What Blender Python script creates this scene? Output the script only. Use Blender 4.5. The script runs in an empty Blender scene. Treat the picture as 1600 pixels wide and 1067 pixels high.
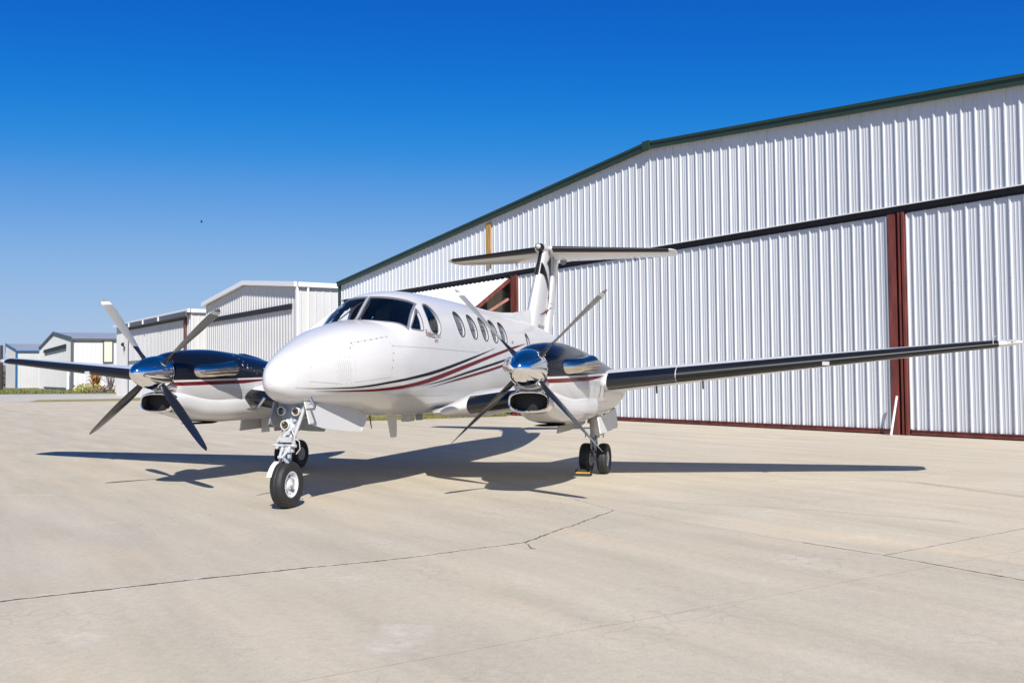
import bpy, bmesh, math, random
from mathutils import Vector, Matrix, noise
R = random.Random(7)
SC = bpy.context.scene
COL = SC.collection
PI = math.pi

# ------------------------------------------------------------------ materials
def new_mat(name):
    m = bpy.data.materials.new(name); m.use_nodes = True
    nt = m.node_tree
    return m, nt, nt.nodes['Principled BSDF']

def nd(nt, typ, ins=None, **kw):
    n = nt.nodes.new(typ)
    for k, v in kw.items(): setattr(n, k, v)
    if ins:
        for k, v in ins.items():
            if isinstance(v, bpy.types.NodeSocket): nt.links.new(v, n.inputs[k])
            else: n.inputs[k].default_value = v
    return n

def mth(nt, op, a, b=0.0, c=0.0):
    return nd(nt, 'ShaderNodeMath', {0: a, 1: b, 2: c}, operation=op).outputs[0]

def mixc(nt, fac, a, b):
    n = nd(nt, 'ShaderNodeMix', data_type='RGBA')
    for idx, v in ((0, fac), (6, a), (7, b)):
        if isinstance(v, bpy.types.NodeSocket): nt.links.new(v, n.inputs[idx])
        else: n.inputs[idx].default_value = v
    return n.outputs[2]

def rgba(c): return (c[0], c[1], c[2], 1)

def pmat(name, col, rough=.5, metal=0., coat=0., spec=.5, var=0., vscale=3., bump=0., bscale=40., coat_rough=.04, stretch=None, rvar=0.):
    m, nt, b = new_mat(name)
    b.inputs['Roughness'].default_value = rough
    b.inputs['Metallic'].default_value = metal
    b.inputs['Coat Weight'].default_value = coat
    b.inputs['Coat Roughness'].default_value = coat_rough
    b.inputs['Specular IOR Level'].default_value = spec
    tc = nd(nt, 'ShaderNodeTexCoord').outputs['Object']
    vec = tc
    if stretch: vec = nd(nt, 'ShaderNodeMapping', {'Vector': tc, 'Scale': stretch}).outputs[0]
    if var > 0:
        n = nd(nt, 'ShaderNodeTexNoise', {'Vector': vec, 'Scale': vscale, 'Detail': 6., 'Roughness': .6}).outputs[0]
        f = nd(nt, 'ShaderNodeMapRange', {0: n, 1: .3, 2: .7}).outputs[0]
        lo = tuple(c * (1 - var) for c in col); hi = tuple(min(1, c * (1 + var)) for c in col)
        nt.links.new(mixc(nt, f, rgba(lo), rgba(hi)), b.inputs['Base Color'])
        if rvar:
            rr = nd(nt, 'ShaderNodeMapRange', {0: n, 1: .3, 2: .7, 3: rough - rvar, 4: rough + rvar}).outputs[0]
            nt.links.new(rr, b.inputs['Roughness'])
    else: b.inputs['Base Color'].default_value = rgba(col)
    if bump > 0:
        n2 = nd(nt, 'ShaderNodeTexNoise', {'Vector': vec, 'Scale': bscale, 'Detail': 4.}).outputs[0]
        bp = nd(nt, 'ShaderNodeBump', {'Strength': bump, 'Distance': .01, 'Height': n2}).outputs[0]
        nt.links.new(bp, b.inputs['Normal'])
    return m

def glass_mat(name, tint, rough=.02, ior=1.5):
    m = bpy.data.materials.new(name); m.use_nodes = True; nt = m.node_tree
    nt.nodes.clear()
    tr = nd(nt, 'ShaderNodeBsdfTransparent', {'Color': rgba(tint)}).outputs[0]
    gl = nd(nt, 'ShaderNodeBsdfGlossy', {'Color': (1, 1, 1, 1), 'Roughness': rough}).outputs[0]
    bf = nd(nt, 'ShaderNodeNewGeometry').outputs['Backfacing']   # a thin sheet reflects the same from both sides
    fr = nd(nt, 'ShaderNodeFresnel', {'IOR': nd(nt, 'ShaderNodeMapRange', {0: bf, 1: 0., 2: 1., 3: ior, 4: 1 / ior}).outputs[0]}).outputs[0]
    mx = nd(nt, 'ShaderNodeMixShader', {0: fr, 1: tr, 2: gl}).outputs[0]
    out = nd(nt, 'ShaderNodeOutputMaterial'); nt.links.new(mx, out.inputs[0])
    return m

M = {}
M['white'] = pmat('white_paint', (.615, .61, .605), .32, coat=.45, var=.015, vscale=1.2)
M['white_satin'] = pmat('white_satin', (.60, .60, .595), .45, coat=.2)
M['black'] = pmat('black_stripe_paint', (.004, .005, .008), .45, coat=.0, spec=.12)
M['navy'] = pmat('black_cowl_paint', (.004, .005, .010), .25, coat=1., coat_rough=.03)
M['red'] = pmat('red_stripe_paint', (.135, .002, .008), .45, coat=.0, spec=.15)
M['chrome'] = pmat('polished_metal', (.88, .87, .86), .05, metal=1.)
M['steel'] = pmat('brushed_steel', (.60, .58, .56), .25, metal=1., var=.12, vscale=8)
M['exhaust'] = pmat('heat_tinted_steel', (.66, .60, .53), .16, metal=1., var=.18, vscale=6)
M['boot'] = pmat('rubber_boot', (.008, .009, .012), .42, coat=.0, spec=.35, coat_rough=.2, var=.15, vscale=9)
M['boot_gloss'] = pmat('glossy_boot', (.007, .008, .011), .2, coat=.3, coat_rough=.06)
M['tyre'] = pmat('tyre_rubber', (.018, .018, .019), .62, var=.35, vscale=14, bump=.15)
M['rim'] = pmat('white_rim', (.62, .63, .64), .4, coat=.2, var=.1, vscale=20)
M['rim_grey'] = pmat('grey_rim', (.26, .26, .27), .45, var=.15, vscale=20)
M['gear'] = pmat('gear_white', (.44, .45, .46), .38, coat=.3, var=.12, vscale=14)
M['gear_grey'] = pmat('gear_grey', (.25, .28, .32), .45, var=.15, vscale=10)
M['amber'] = pmat('lamp_bowl', (.34, .27, .17), .30, metal=.85, var=.4, vscale=30)
M['blue_oil'] = pmat('blue_oleo', (.22, .34, .52), .2, metal=.7)
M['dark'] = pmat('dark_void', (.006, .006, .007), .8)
M['interior'] = pmat('cockpit_trim', (.15, .155, .17), .7)
M['seat'] = pmat('seat_leather', (.16, .145, .125), .6)
M['panel_grey'] = pmat('door_inside', (.42, .41, .39), .5, var=.1, vscale=6)
M['seam'] = pmat('panel_seam', (.42, .42, .43), .5)
M['rivet'] = pmat('screw_head', (.10, .10, .11), .4, metal=.5)
M['frame'] = pmat('window_frame', (.34, .35, .37), .35, metal=.5)
M['ring'] = pmat('window_ring', (.03, .03, .033), .4)
M['shade'] = pmat('window_shade', (.10, .105, .12), .6, var=.6, vscale=2.4, stretch=(1.5, 1, 22))
M['reveal'] = pmat('window_reveal', (.62, .61, .59), .5)
M['glass'] = glass_mat('cockpit_glass', (.84, .87, .90))
M['glass_dark'] = glass_mat('tinted_windshield', (.76, .81, .88), ior=1.9)
M['lens'] = glass_mat('lamp_glass', (.92, .92, .9), .02, 1.45)
M['navglass'] = glass_mat('nav_light_glass', (.9, .75, .72), .03)
M['grey_text'] = pmat('grey_lettering', (.055, .055, .06), .4)
M['yellow'] = pmat('yellow_paint', (.50, .27, .01), .5, var=.2, vscale=25)
M['chockblack'] = pmat('chock_rubber', (.015, .015, .015), .7)

# ------------------------------------------------------------------ mesh building
class MB:
    def __init__(s): s.v = []; s.f = []; s.m = []; s.s = []
    def add(s, vs, fs, mi=0, sm=False):
        o = len(s.v); s.v += [tuple(v) for v in vs]
        for f in fs: s.f.append(tuple(i + o for i in f)); s.m.append(mi); s.s.append(sm)
        return s
    def box(s, c, d, mi=0, rot=None):
        vs = []
        for sx in (-.5, .5):
            for sy in (-.5, .5):
                for sz in (-.5, .5):
                    p = Vector((sx * d[0], sy * d[1], sz * d[2]))
                    if rot is not None: p = rot @ p
                    vs.append(p + Vector(c))
        return s.add(vs, [(0, 1, 3, 2), (4, 6, 7, 5), (0, 4, 5, 1), (2, 3, 7, 6), (0, 2, 6, 4), (1, 5, 7, 3)], mi)
    def hexa(s, p, mi=0):   # 8 corners: bottom 4 ccw, top 4 ccw
        return s.add(p, [(3, 2, 1, 0), (4, 5, 6, 7), (0, 1, 5, 4), (1, 2, 6, 5), (2, 3, 7, 6), (3, 0, 4, 7)], mi)
    def loft(s, secs, mi=0, cap0=True, cap1=True, sm=True, closed=True):
        n = len(secs[0]); o = []
        vs = [p for sec in secs for p in sec]
        for i in range(len(secs) - 1):
            for j in range(n if closed else n - 1):
                k = (j + 1) % n
                o.append((i * n + j, i * n + k, (i + 1) * n + k, (i + 1) * n + j))
        if cap0: o.append(tuple(range(n))[::-1])
        if cap1: o.append(tuple((len(secs) - 1) * n + j for j in range(n)))
        return s.add(vs, o, mi, sm)
    def tube(s, path, rad, seg=12, mi=0, cap=True):
        path = [Vector(p) for p in path]
        if not isinstance(rad, (list, tuple)): rad = [rad] * len(path)
        secs = []; ref = None
        for i, p in enumerate(path):
            a = path[max(0, i - 1)]; b = path[min(len(path) - 1, i + 1)]
            t = (b - a).normalized()
            if ref is None: ref = Vector((0, 0, 1)) if abs(t.z) < .9 else Vector((1, 0, 0))
            u = (ref - t * ref.dot(t)).normalized(); w = t.cross(u); ref = u
            secs.append([p + (u * math.cos(2 * PI * j / seg) + w * math.sin(2 * PI * j / seg)) * rad[i] for j in range(seg)])
        return s.loft(secs, mi, cap, cap)
    def lathe(s, c, ax, prof, seg=32, mi=0, cap=False):   # prof: (dist along axis, radius)
        ax = Vector(ax).normalized(); c = Vector(c)
        ref = Vector((0, 0, 1)) if abs(ax.z) < .9 else Vector((1, 0, 0))
        u = (ref - ax * ref.dot(ax)).normalized(); w = ax.cross(u)
        secs = [[c + ax * d + (u * math.cos(2 * PI * j / seg) + w * math.sin(2 * PI * j / seg)) * max(r, 1e-4) for j in range(seg)] for d, r in prof]
        return s.loft(secs, mi, cap, cap)
    def prism(s, poly, fn0, fn1, mi=0, mside=None):    # poly list of 2D, fn map to 3D
        a = [fn0(*p) for p in poly]; b = [fn1(*p) for p in poly]; n = len(poly)
        s.add(a + b, [tuple(range(n))[::-1], tuple(range(n, 2 * n))], mi)
        s.add(a + b, [(i, (i + 1) % n, n + (i + 1) % n, n + i) for i in range(n)], mi if mside is None else mside)
        return s
    def build(s, name, mats, parent=None, ang=35, fix=True):
        me = bpy.data.meshes.new(name); me.from_pydata(s.v, [], s.f)
        if not isinstance(mats, (list, tuple)): mats = [mats]
        for m in mats: me.materials.append(M[m] if isinstance(m, str) else m)
        me.polygons.foreach_set('material_index', s.m)
        if fix:
            bm = bmesh.new(); bm.from_mesh(me); bmesh.ops.recalc_face_normals(bm, faces=bm.faces); bm.to_mesh(me); bm.free()
        me.polygons.foreach_set('use_smooth', s.s)
        if any(s.s): me.set_sharp_from_angle(angle=math.radians(ang))
        me.update()
        o = bpy.data.objects.new(name, me); COL.objects.link(o)
        if parent: o.parent = parent
        return o

def tag(o, label=None, cat=None, group=None, kind=None):
    if label: o['label'] = label
    if cat: o['category'] = cat
    if group: o['group'] = group
    if kind: o['kind'] = kind
    return o
def empty(name, loc=(0, 0, 0), rz=0):
    o = bpy.data.objects.new(name, None); COL.objects.link(o)
    o.location = loc; o.rotation_euler = (0, 0, rz); o.empty_display_size = .3
    return o
def copy_tree(o, parent=None):
    c = o.copy(); COL.objects.link(c)
    if parent: c.parent = parent
    for ch in list(o.children): copy_tree(ch, c)
    return c

# ------------------------------------------------------------------ camera (recovered from the photo)
CAM = Vector((14.5329, 5.8983, 1.5)); YAW, PIT, ROL, F = .3063, .0353, -.0100, 1516.84
fw = Vector((-math.cos(YAW) * math.cos(PIT), -math.sin(YAW) * math.cos(PIT), math.sin(PIT)))
rt = Vector((-math.sin(YAW), math.cos(YAW), 0)); up = rt.cross(fw)
r2 = math.cos(ROL) * rt + math.sin(ROL) * up; u2 = math.cos(ROL) * up - math.sin(ROL) * rt
cd = bpy.data.cameras.new('camera'); cam = bpy.data.objects.new('camera', cd); COL.objects.link(cam)
mw = Matrix.Identity(4)
for i in range(3): mw[i][0] = r2[i]; mw[i][1] = u2[i]; mw[i][2] = -fw[i]; mw[i][3] = CAM[i]
cam.matrix_world = mw
cd.sensor_width = 36; cd.sensor_fit = 'HORIZONTAL'; cd.lens = 36 * F / 1600; cd.clip_end = 6000; cd.clip_start = .1
SC.camera = cam

# ------------------------------------------------------------------ light
S = Vector((.668, .350, .628)).normalized()
EL = math.asin(S.z); AZ = math.atan2(S.x, S.y)
sd = bpy.data.lights.new('sun', 'SUN'); sd.energy = 5.0; sd.angle = math.radians(.5); sd.color = (1., .95, .87)
so = bpy.data.objects.new('sun', sd); COL.objects.link(so); so.rotation_euler = S.to_track_quat('Z', 'Y').to_euler(); so.location = (30, 20, 40)
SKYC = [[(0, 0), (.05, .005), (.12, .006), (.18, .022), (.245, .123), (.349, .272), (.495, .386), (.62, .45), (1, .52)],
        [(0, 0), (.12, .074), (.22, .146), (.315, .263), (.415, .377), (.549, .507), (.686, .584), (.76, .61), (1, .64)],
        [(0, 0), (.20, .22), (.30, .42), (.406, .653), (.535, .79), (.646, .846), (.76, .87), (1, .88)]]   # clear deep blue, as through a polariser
w = bpy.data.worlds.new('World'); SC.world = w; w.use_nodes = True
nt = w.node_tree; bg = nt.nodes['Background']
sky = nd(nt, 'ShaderNodeTexSky'); sky.sky_type = 'NISHITA'; sky.sun_disc = False
sky.sun_elevation = EL; sky.sun_rotation = AZ; sky.altitude = 200; sky.air_density = 1.0; sky.dust_density = .25; sky.ozone_density = 4.
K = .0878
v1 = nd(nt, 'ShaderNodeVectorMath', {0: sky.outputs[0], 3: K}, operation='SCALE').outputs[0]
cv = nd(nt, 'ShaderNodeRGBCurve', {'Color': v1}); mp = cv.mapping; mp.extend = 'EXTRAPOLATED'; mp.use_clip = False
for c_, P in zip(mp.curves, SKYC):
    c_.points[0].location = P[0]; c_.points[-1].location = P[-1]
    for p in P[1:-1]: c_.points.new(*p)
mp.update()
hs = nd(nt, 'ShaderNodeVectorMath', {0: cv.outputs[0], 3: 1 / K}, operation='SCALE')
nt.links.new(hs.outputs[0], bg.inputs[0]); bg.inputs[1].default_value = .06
SC.view_settings.view_transform = 'Standard'; SC.view_settings.look = 'None'
SC.view_settings.exposure = .37; SC.view_settings.gamma = 1

# ------------------------------------------------------------------ interpolation / fuselage surface
def hermite(T, x):
    xs = [t[0] for t in T]
    x = min(max(x, xs[0]), xs[-1]); i = 0
    while i < len(xs) - 2 and x > xs[i + 1]: i += 1
    h = xs[i + 1] - xs[i]; u = (x - xs[i]) / h; out = []
    for c in range(1, len(T[0])):
        def sl(a): return (T[a + 1][c] - T[a][c]) / (xs[a + 1] - xs[a])
        def m(j):
            if j == 0: return sl(0)
            if j == len(xs) - 1: return sl(j - 1)
            a, b = sl(j - 1), sl(j)
            return 2 * a * b / (a + b) if a * b > 0 else 0.
        out.append((2*u**3-3*u**2+1)*T[i][c] + (u**3-2*u**2+u)*h*m(i) + (3*u**2-2*u**3)*T[i+1][c] + (u**3-u**2)*h*m(i+1))
    return out
# x, z bottom, z top, half width, z of widest line
FST = [(4.92, 1.455, 1.475, .012, 1.465), (4.90, 1.385, 1.55, .085, 1.467), (4.81, 1.300, 1.652, .172, 1.480), (4.65, 1.226, 1.758, .252, 1.495), (4.48, 1.192, 1.842, .312, 1.505), (4.3, 1.18, 1.915, .376, 1.515),
       (4.0, 1.160, 2.023, .476, 1.538), (3.5, 1.12, 2.158, .632, 1.58), (3.1, 1.055, 2.225, .708, 1.619), (2.82, 1.004, 2.264, .748, 1.653), (2.6, .982, 2.44, .764, 1.698),
       (2.37, .967, 2.62, .783, 1.737), (2.1, .958, 2.693, .802, 1.769), (1.7, .946, 2.738, .811, 1.798), (1.0, .933, 2.752, .815, 1.816), (-2.2, .90, 2.685, .82, 1.79),
       (-3.4, 1.02, 2.65, .76, 1.83), (-5.0, 1.40, 2.56, .58, 1.96), (-6.5, 1.80, 2.44, .36, 2.10), (-7.6, 2.10, 2.34, .14, 2.20)][::-1]
FN = 2.42
def sect(st, n, N, y0=0., x=0., nl=None):
    zb, zt, w, zm = st; P = []
    for j in range(n):
        a = 2 * PI * j / n; c, s = math.cos(a), math.sin(a)
        e = N if s >= 0 or nl is None else nl
        y = w * math.copysign(abs(c) ** (2 / e), c); h = (zt - zm) if s >= 0 else (zm - zb)
        P.append(Vector((x, y0 + y, zm + h * math.copysign(abs(s) ** (2 / e), s))))
    return P
def ysurf(x, z):
    zb, zt, w, zm = hermite(FST, x)
    d = abs((z - zm) / ((zt - zm) if z > zm else (zm - zb)))
    return w * max(0, 1 - min(d, 1) ** FN) ** (1 / FN)
def zsurf(x, y):
    zb, zt, w, zm = hermite(FST, x)
    return zm + (zt - zm) * max(0, 1 - min(1, abs(y / w)) ** FN) ** (1 / FN)
def onside(x, z, side=1, e=.003):
    y = ysurf(x, z); d = .01
    nx = -(ysurf(x + d, z) - ysurf(x - d, z)) / (2 * d); nz = -(ysurf(x, z + d) - ysurf(x, z - d)) / (2 * d)
    nn = Vector((nx, 1, nz)).normalized()
    return Vector((x + nn.x * e, side * (y + nn.y * e), z + nn.z * e))
def chaikin(P, k=2):
    for _ in range(k):
        Q = []
        for i in range(len(P)):
            a, b = P[i], P[(i + 1) % len(P)]
            Q += [(a[0]*.75+b[0]*.25, a[1]*.75+b[1]*.25), (a[0]*.25+b[0]*.75, a[1]*.25+b[1]*.75)]
        P = Q
    return P
def oval(cx, cz, a, b, n=28, e=2.3):
    return [(cx + a * math.copysign(abs(math.cos(t)) ** (2 / e), math.cos(t)), cz + b * math.copysign(abs(math.sin(t)) ** (2 / e), math.sin(t))) for t in (2 * PI * i / n for i in range(n))]
def inflate(P, d):
    cx = sum(p[0] for p in P) / len(P); cz = sum(p[1] for p in P) / len(P); out = []
    n = len(P)
    for i in range(n):
        a, b = P[i - 1], P[(i + 1) % n]; tx, tz = b[0] - a[0], b[1] - a[1]; L = math.hypot(tx, tz) + 1e-9
        nx, nz = tz / L, -tx / L
        if nx * (P[i][0] - cx) + nz * (P[i][1] - cz) < 0: nx, nz = -nx, -nz
        out.append((P[i][0] + nx * d, P[i][1] + nz * d))
    return out

# ================================================================== AIRPLANE
plane = tag(empty('airplane'), 'white twin-engine turboprop airplane with black and red stripes parked on the concrete apron', 'airplane')

# ---- fuselage shell with window openings
mb = MB(); NS = 96
xs = []
for i in range(len(FST) - 1):
    a, b = FST[i][0], FST[i + 1][0]; k = max(3, int((b - a) / .12))
    xs += [a + (b - a) * j / k for j in range(k)]
xs.append(FST[-1][0])
mb.loft([sect(hermite(FST, x), NS, FN, x=x) for x in xs])
shell = mb.build('fuselage', ['white', 'reveal', 'interior'])
cut = MB()
CABS = [(x, 2.283 - .03 * (.85 - x), .147, .184) for x in (.85, .29, -.22, -.71, -1.2)] + [(-2.64, 2.12, .10, .15)]
CABP = [oval(*c) for c in CABS]
for P, c in zip(CABP, CABS):
    yb = ysurf(c[0], c[1] - c[3]); yt = ysurf(c[0], c[1] + c[3])
    for sd_ in (1, -1):
        cut.prism(P, lambda x, z: (x, sd_ * (yt - .085), z), lambda x, z: (x, sd_ * 1.1, z), 1)
def cavity(x):
    zb, zt, w_, zm = hermite(FST, x)
    return sect((1.35, zt - .05, w_ - .045, zm), 48, 2.6, x=x)
cav = MB(); cav.loft([cavity(x) for x in [.95 + i * .1 for i in range(20)]], 2, sm=False)
SMALL = chaikin([(2.215, 2.435), (2.17, 2.43), (2.245, 2.145), (2.28, 2.13), (2.53, 2.14), (2.535, 2.165)], 2)
BIG = chaikin([(1.985, 2.50), (1.74, 2.535), (1.62, 2.29), (1.73, 2.075), (1.93, 2.085), (2.07, 2.165)], 3)
for P in (SMALL, BIG):
    for sd_ in (1, -1): cut.prism(P, lambda x, z: (x, sd_ * .45, z), lambda x, z: (x, sd_ * 1.1, z), 1)
YI, YO = .016, .665
def ws(u, v, side=1, e=0.):   # u 0..1 centre->outboard, v 0 bottom..1 top, on the surface
    yo = YO + (.555 - YO) * v; y = YI + (yo - YI) * u
    q = (y / yo)
    xl = 2.83 - .235 * abs(q) ** 2.4; xu = 2.40 - .32 * abs(q) ** 3.0
    x = xl + (xu - xl) * v
    z = zsurf(x, y); d = .01
    dx = (zsurf(x + d, y) - zsurf(x - d, y)) / (2 * d); dy = (zsurf(x, y + d) - zsurf(x, y - d)) / (2 * d)
    nn = Vector((-dx, -dy, 1)).normalized()
    return Vector((x + nn.x * e, side * (y + nn.y * e), z + nn.z * e))
def wsborder(n=14):
    B = [(i / n, 0) for i in range(n)] + [(1, i / n) for i in range(n)] + [(1 - i / n, 1) for i in range(n)] + [(0, 1 - i / n) for i in range(n)]
    return B
for sd_ in (1, -1):
    P = [ws(u, v) for u, v in wsborder()]
    a = [(1.9, sd_ * p.y, p.z) for p in P]; b = [(3.4, sd_ * p.y, p.z) for p in P]; n = len(P)
    cut.add(a + b, [tuple(range(n))[::-1], tuple(range(n, 2 * n))], 2)
    cut.add(a + b, [(i, (i + 1) % n, n + (i + 1) % n, n + i) for i in range(n)], 2)
co1 = cav.build('cavity_tool', ['white', 'reveal', 'interior']); co2 = cut.build('opening_tool', ['white', 'reveal', 'interior'])
for c in (co1, co2):
    md = shell.modifiers.new('b', 'BOOLEAN'); md.operation = 'DIFFERENCE'; md.object = c; md.solver = 'EXACT'; md.use_self = (c is co2)
    try: md.material_mode = 'INDEX'
    except Exception: pass
dg = bpy.context.evaluated_depsgraph_get(); dg.update()
cutm = bpy.data.meshes.new_from_object(shell.evaluated_get(dg))
for c in (shell, co1, co2): bpy.data.objects.remove(c)
print('fuselage faces', len(cutm.polygons), 'mats', sorted(set(p.material_index for p in cutm.polygons)))
# surface markings belong to the fuselage mesh
mk = MB()
MK = ['white', 'reveal', 'interior', 'black', 'red', 'seam', 'rivet', 'grey_text']
def ribbon(pts, wid, mi, e=.003, sides=(1, -1), n=60):
    T = sorted([(p[0], p[1]) for p in pts]); Wd = sorted([(p[0], q) for p, q in zip(pts, wid)])
    x0, x1 = T[0][0], T[-1][0]
    for sd_ in sides:
        A, B, C = [], [], []
        for i in range(n + 1):
            x = x0 + (x1 - x0) * i / n; z = hermite(T, x)[0]; h = hermite(Wd, x)[0] / 2
            A.append(onside(x, z - h, sd_, e)); C.append(onside(x, z, sd_, e)); B.append(onside(x, z + h, sd_, e))
        mk.loft([A, C, B], mi, False, False, True, closed=False)
ribbon([(4.74, 1.386), (4.31, 1.374), (3.9, 1.376), (3.615, 1.393), (3.226, 1.430), (2.604, 1.490), (1.947, 1.566), (.868, 1.722), (-.6, 1.952)],
       [.001, .008, .016, .022, .026, .036, .046, .040, .002], 3)
ribbon([(4.44, 1.346), (4.02, 1.336), (3.584, 1.336), (3.183, 1.350), (2.549, 1.396), (1.905, 1.478), (.852, 1.637), (-.476, 1.831), (-1.533, 1.975), (-2.45, 2.085)],
       [.001, .014, .026, .036, .052, .066, .062, .050, .040, .002], 4)
ribbon([(2.35, 1.372), (1.858, 1.414), (.521, 1.575), (-.744, 1.722), (-1.6, 1.83)], [.001, .014, .036, .040, .003], 3)
ribbon([(2.05, 1.340), (1.546, 1.400), (.484, 1.510), (-.729, 1.640), (-2.0, 1.80)], [.001, .014, .038, .042, .003], 4)
# panel seams and screw heads on the nose
def seam(pts, wdt=.0045, sides=(1, -1), mi=5):
    for sd_ in sides:
        for (x0, z0), (x1, z1) in zip(pts[:-1], pts[1:]):
            k = max(2, int(math.hypot(x1 - x0, z1 - z0) / .08)); L = math.hypot(x1 - x0, z1 - z0); tx, tz = (x1 - x0) / L, (z1 - z0) / L
            A = []; B = []
            for i in range(k + 1):
                x = x0 + (x1 - x0) * i / k; z = z0 + (z1 - z0) * i / k
                A.append(onside(x - tz * wdt / 2, z + tx * wdt / 2, sd_, .002)); B.append(onside(x + tz * wdt / 2, z - tx * wdt / 2, sd_, .002))
            mk.loft([A, B], mi, False, False, True, closed=False)
def screws(pts, step=.085, r=.0085, sides=(1, -1)):
    for sd_ in sides:
        for (x0, z0), (x1, z1) in zip(pts[:-1], pts[1:]):
            k = max(1, round(math.hypot(x1 - x0, z1 - z0) / step))
            for i in range(k):
                x = x0 + (x1 - x0) * i / k; z = z0 + (z1 - z0) * i / k
                mk.add([onside(x + r * math.cos(a), z + r * math.sin(a), sd_, .0035) for a in [j * PI / 3 for j in range(6)]], [(0, 1, 2, 3, 4, 5)], 6)
seam([(3.08, 1.90), (2.5, 1.895), (1.5, 1.885), (.2, 1.87)])
seam([(4.55, 1.455), (4.1, 1.43)], .004)
seam([(2.9, 1.26), (2.0, 1.235), (1.2, 1.22)], .005)
seam([(4.72, 1.20), (4.70, 1.75)], .003)
seam([(1.15, 1.0), (1.15, 2.6)], .003)
screws([(3.86, 1.86), (3.80, 1.92), (3.1, 2.02), (3.08, 1.9), (3.17, 1.62), (3.21, 1.50)], .115)
screws([(4.16, 1.73), (3.92, 1.75), (3.91, 1.43), (4.15, 1.42), (4.16, 1.73)], .075, .004)
screws([(3.80, 1.90), (3.81, 1.82)], .07, .005)
screws([(4.52, 1.62), (4.52, 1.42)], .2, .005)
seam([(3.84, 1.87), (3.80, 1.925), (3.09, 2.025), (3.20, 1.50), (3.86, 1.44), (3.84, 1.87)], .003)
for i in range(7): seam([(4.12 - i * .03, 1.70), (4.11 - i * .03, 1.46)], .006)
# lettering
def text_tris(body, size, shear=0., space=1.):
    c = bpy.data.curves.new('txt', 'FONT'); c.body = body; c.size = size; c.shear = shear; c.space_character = space
    o = bpy.data.objects.new('txt', c); COL.objects.link(o)
    d = bpy.context.evaluated_depsgraph_get(); d.update()
    me = o.evaluated_get(d).to_mesh()
    vs = [(v.co.x, v.co.y) for v in me.vertices]; fs = [tuple(p.vertices) for p in me.polygons]
    o.evaluated_get(d).to_mesh_clear(); bpy.data.objects.remove(o); bpy.data.curves.remove(c)
    return vs, fs
def text_side(body, x, z, size, mi, rise=0., shear=0., space=1., wscale=1.):
    vs, fs = text_tris(body, size, shear, space)
    for sd_ in (1, -1):
        L = max(v[0] for v in vs) * wscale
        mk.add([onside(x - u * wscale if sd_ > 0 else x - L + u * wscale, z + v + rise * (u * wscale), sd_, .0035) for u, v in vs], fs, mi)
text_side('Raisbeck', 2.225, 2.058, .135, 4, -.10, .35, .92, .62)
text_side('EPIC', 1.975, 1.975, .062, 3, .02, .35, 1., 1.)
seam([(1.98, 2.045), (1.74, 2.052)], .008, mi=3)
text_side('200', -1.56, 2.06, .07, 7, 0, .3)
bm = bmesh.new(); bm.from_mesh(cutm)
base = [bm.verts.new(v) for v in mk.v]
for f, mi, sm in zip(mk.f, mk.m, mk.s):
    try: fc = bm.faces.new([base[i] for i in f])
    except ValueError: continue
    fc.material_index = mi; fc.smooth = True
me = bpy.data.meshes.new('fuselage'); bm.to_mesh(me); bm.free()
for k in MK: me.materials.append(M[k])
me.polygons.foreach_set('use_smooth', [True] * len(me.polygons)); me.set_sharp_from_angle(angle=math.radians(32))
fus = bpy.data.objects.new('fuselage', me); COL.objects.link(fus); fus.parent = plane

# ---- windows
def patch(P, side, e, k=5):
    cx = sum(p[0] for p in P) / len(P); cz = sum(p[1] for p in P) / len(P)
    secs = [[onside(cx + (p[0] - cx) * r, cz + (p[1] - cz) * r, side, e) for p in P] for r in [.02 + .98 * i / k for i in range(k + 1)]]
    return secs
def ring_of(P, side, wd, e, th=.006):
    o = inflate(P, wd); i_ = inflate(P, -.004)
    return [[onside(*p, side, -.004) for p in o], [onside(*p, side, e) for p in o], [onside(*p, side, e) for p in i_], [onside(*p, side, -.006) for p in i_]]
def cabin_window(P, c, side):
    yt = ysurf(c[0], c[1] + c[3]) - .085
    s = MB(); s.loft(patch(inflate(P, -.001), side, -.030), 0, True, False)
    o = s.build('cabin_window', 'shade', plane)
    r = MB(); r.loft(ring_of(P, side, .011, .005), 0, False, False); r.build('frame', 'ring', o)
    g = MB(); g.loft(patch(P, side, -.012), 0, True, False); g.build('pane', 'glass', o)
for P, c in zip(CABP, CABS):
    for sd_ in (1, -1): cabin_window(P, c, sd_)
for P in (SMALL, BIG):
    for sd_ in (1, -1):
        g = MB(); g.loft(patch(P, sd_, -.012), 0, True, False); o = g.build('cockpit_window', 'glass', plane)
        r = MB(); r.loft(ring_of(P, sd_, .012, .004), 0, False, False); r.build('frame', 'frame', o)
for sd_ in (1, -1):
    g = MB(); n = 12
    g.loft([[ws(i / n, j / n, sd_, -.008) for i in range(n + 1)] for j in range(n + 1)], 0, False, False, True, closed=False)
    o = g.build('windshield_pane', 'glass_dark', plane)
    r = MB(); B = wsborder()
    def wsx(u, v, d, e):   # grow the border by d metres
        uu = u + (d / .62) * (1 if u > .999 else (-1 if u < .001 else 0)); vv = v + (d / .5) * (1 if v > .999 else (-1 if v < .001 else 0))
        return ws(uu, vv, sd_, e)
    r.loft([[wsx(u, v, .010, -.004) for u, v in B], [wsx(u, v, .010, .006) for u, v in B], [wsx(u, v, -.008, .006) for u, v in B], [wsx(u, v, -.008, -.02) for u, v in B]], 0, False, False)
    r.build('frame', 'frame', o)
pm = MB()
pm.loft([[ws(-.024, v, 1, .009) * 1 for v in [i / 10 for i in range(11)]], [ws(-.024, v, -1, .009) for v in [i / 10 for i in range(11)]]], 0, False, False, True, closed=False)
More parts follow.
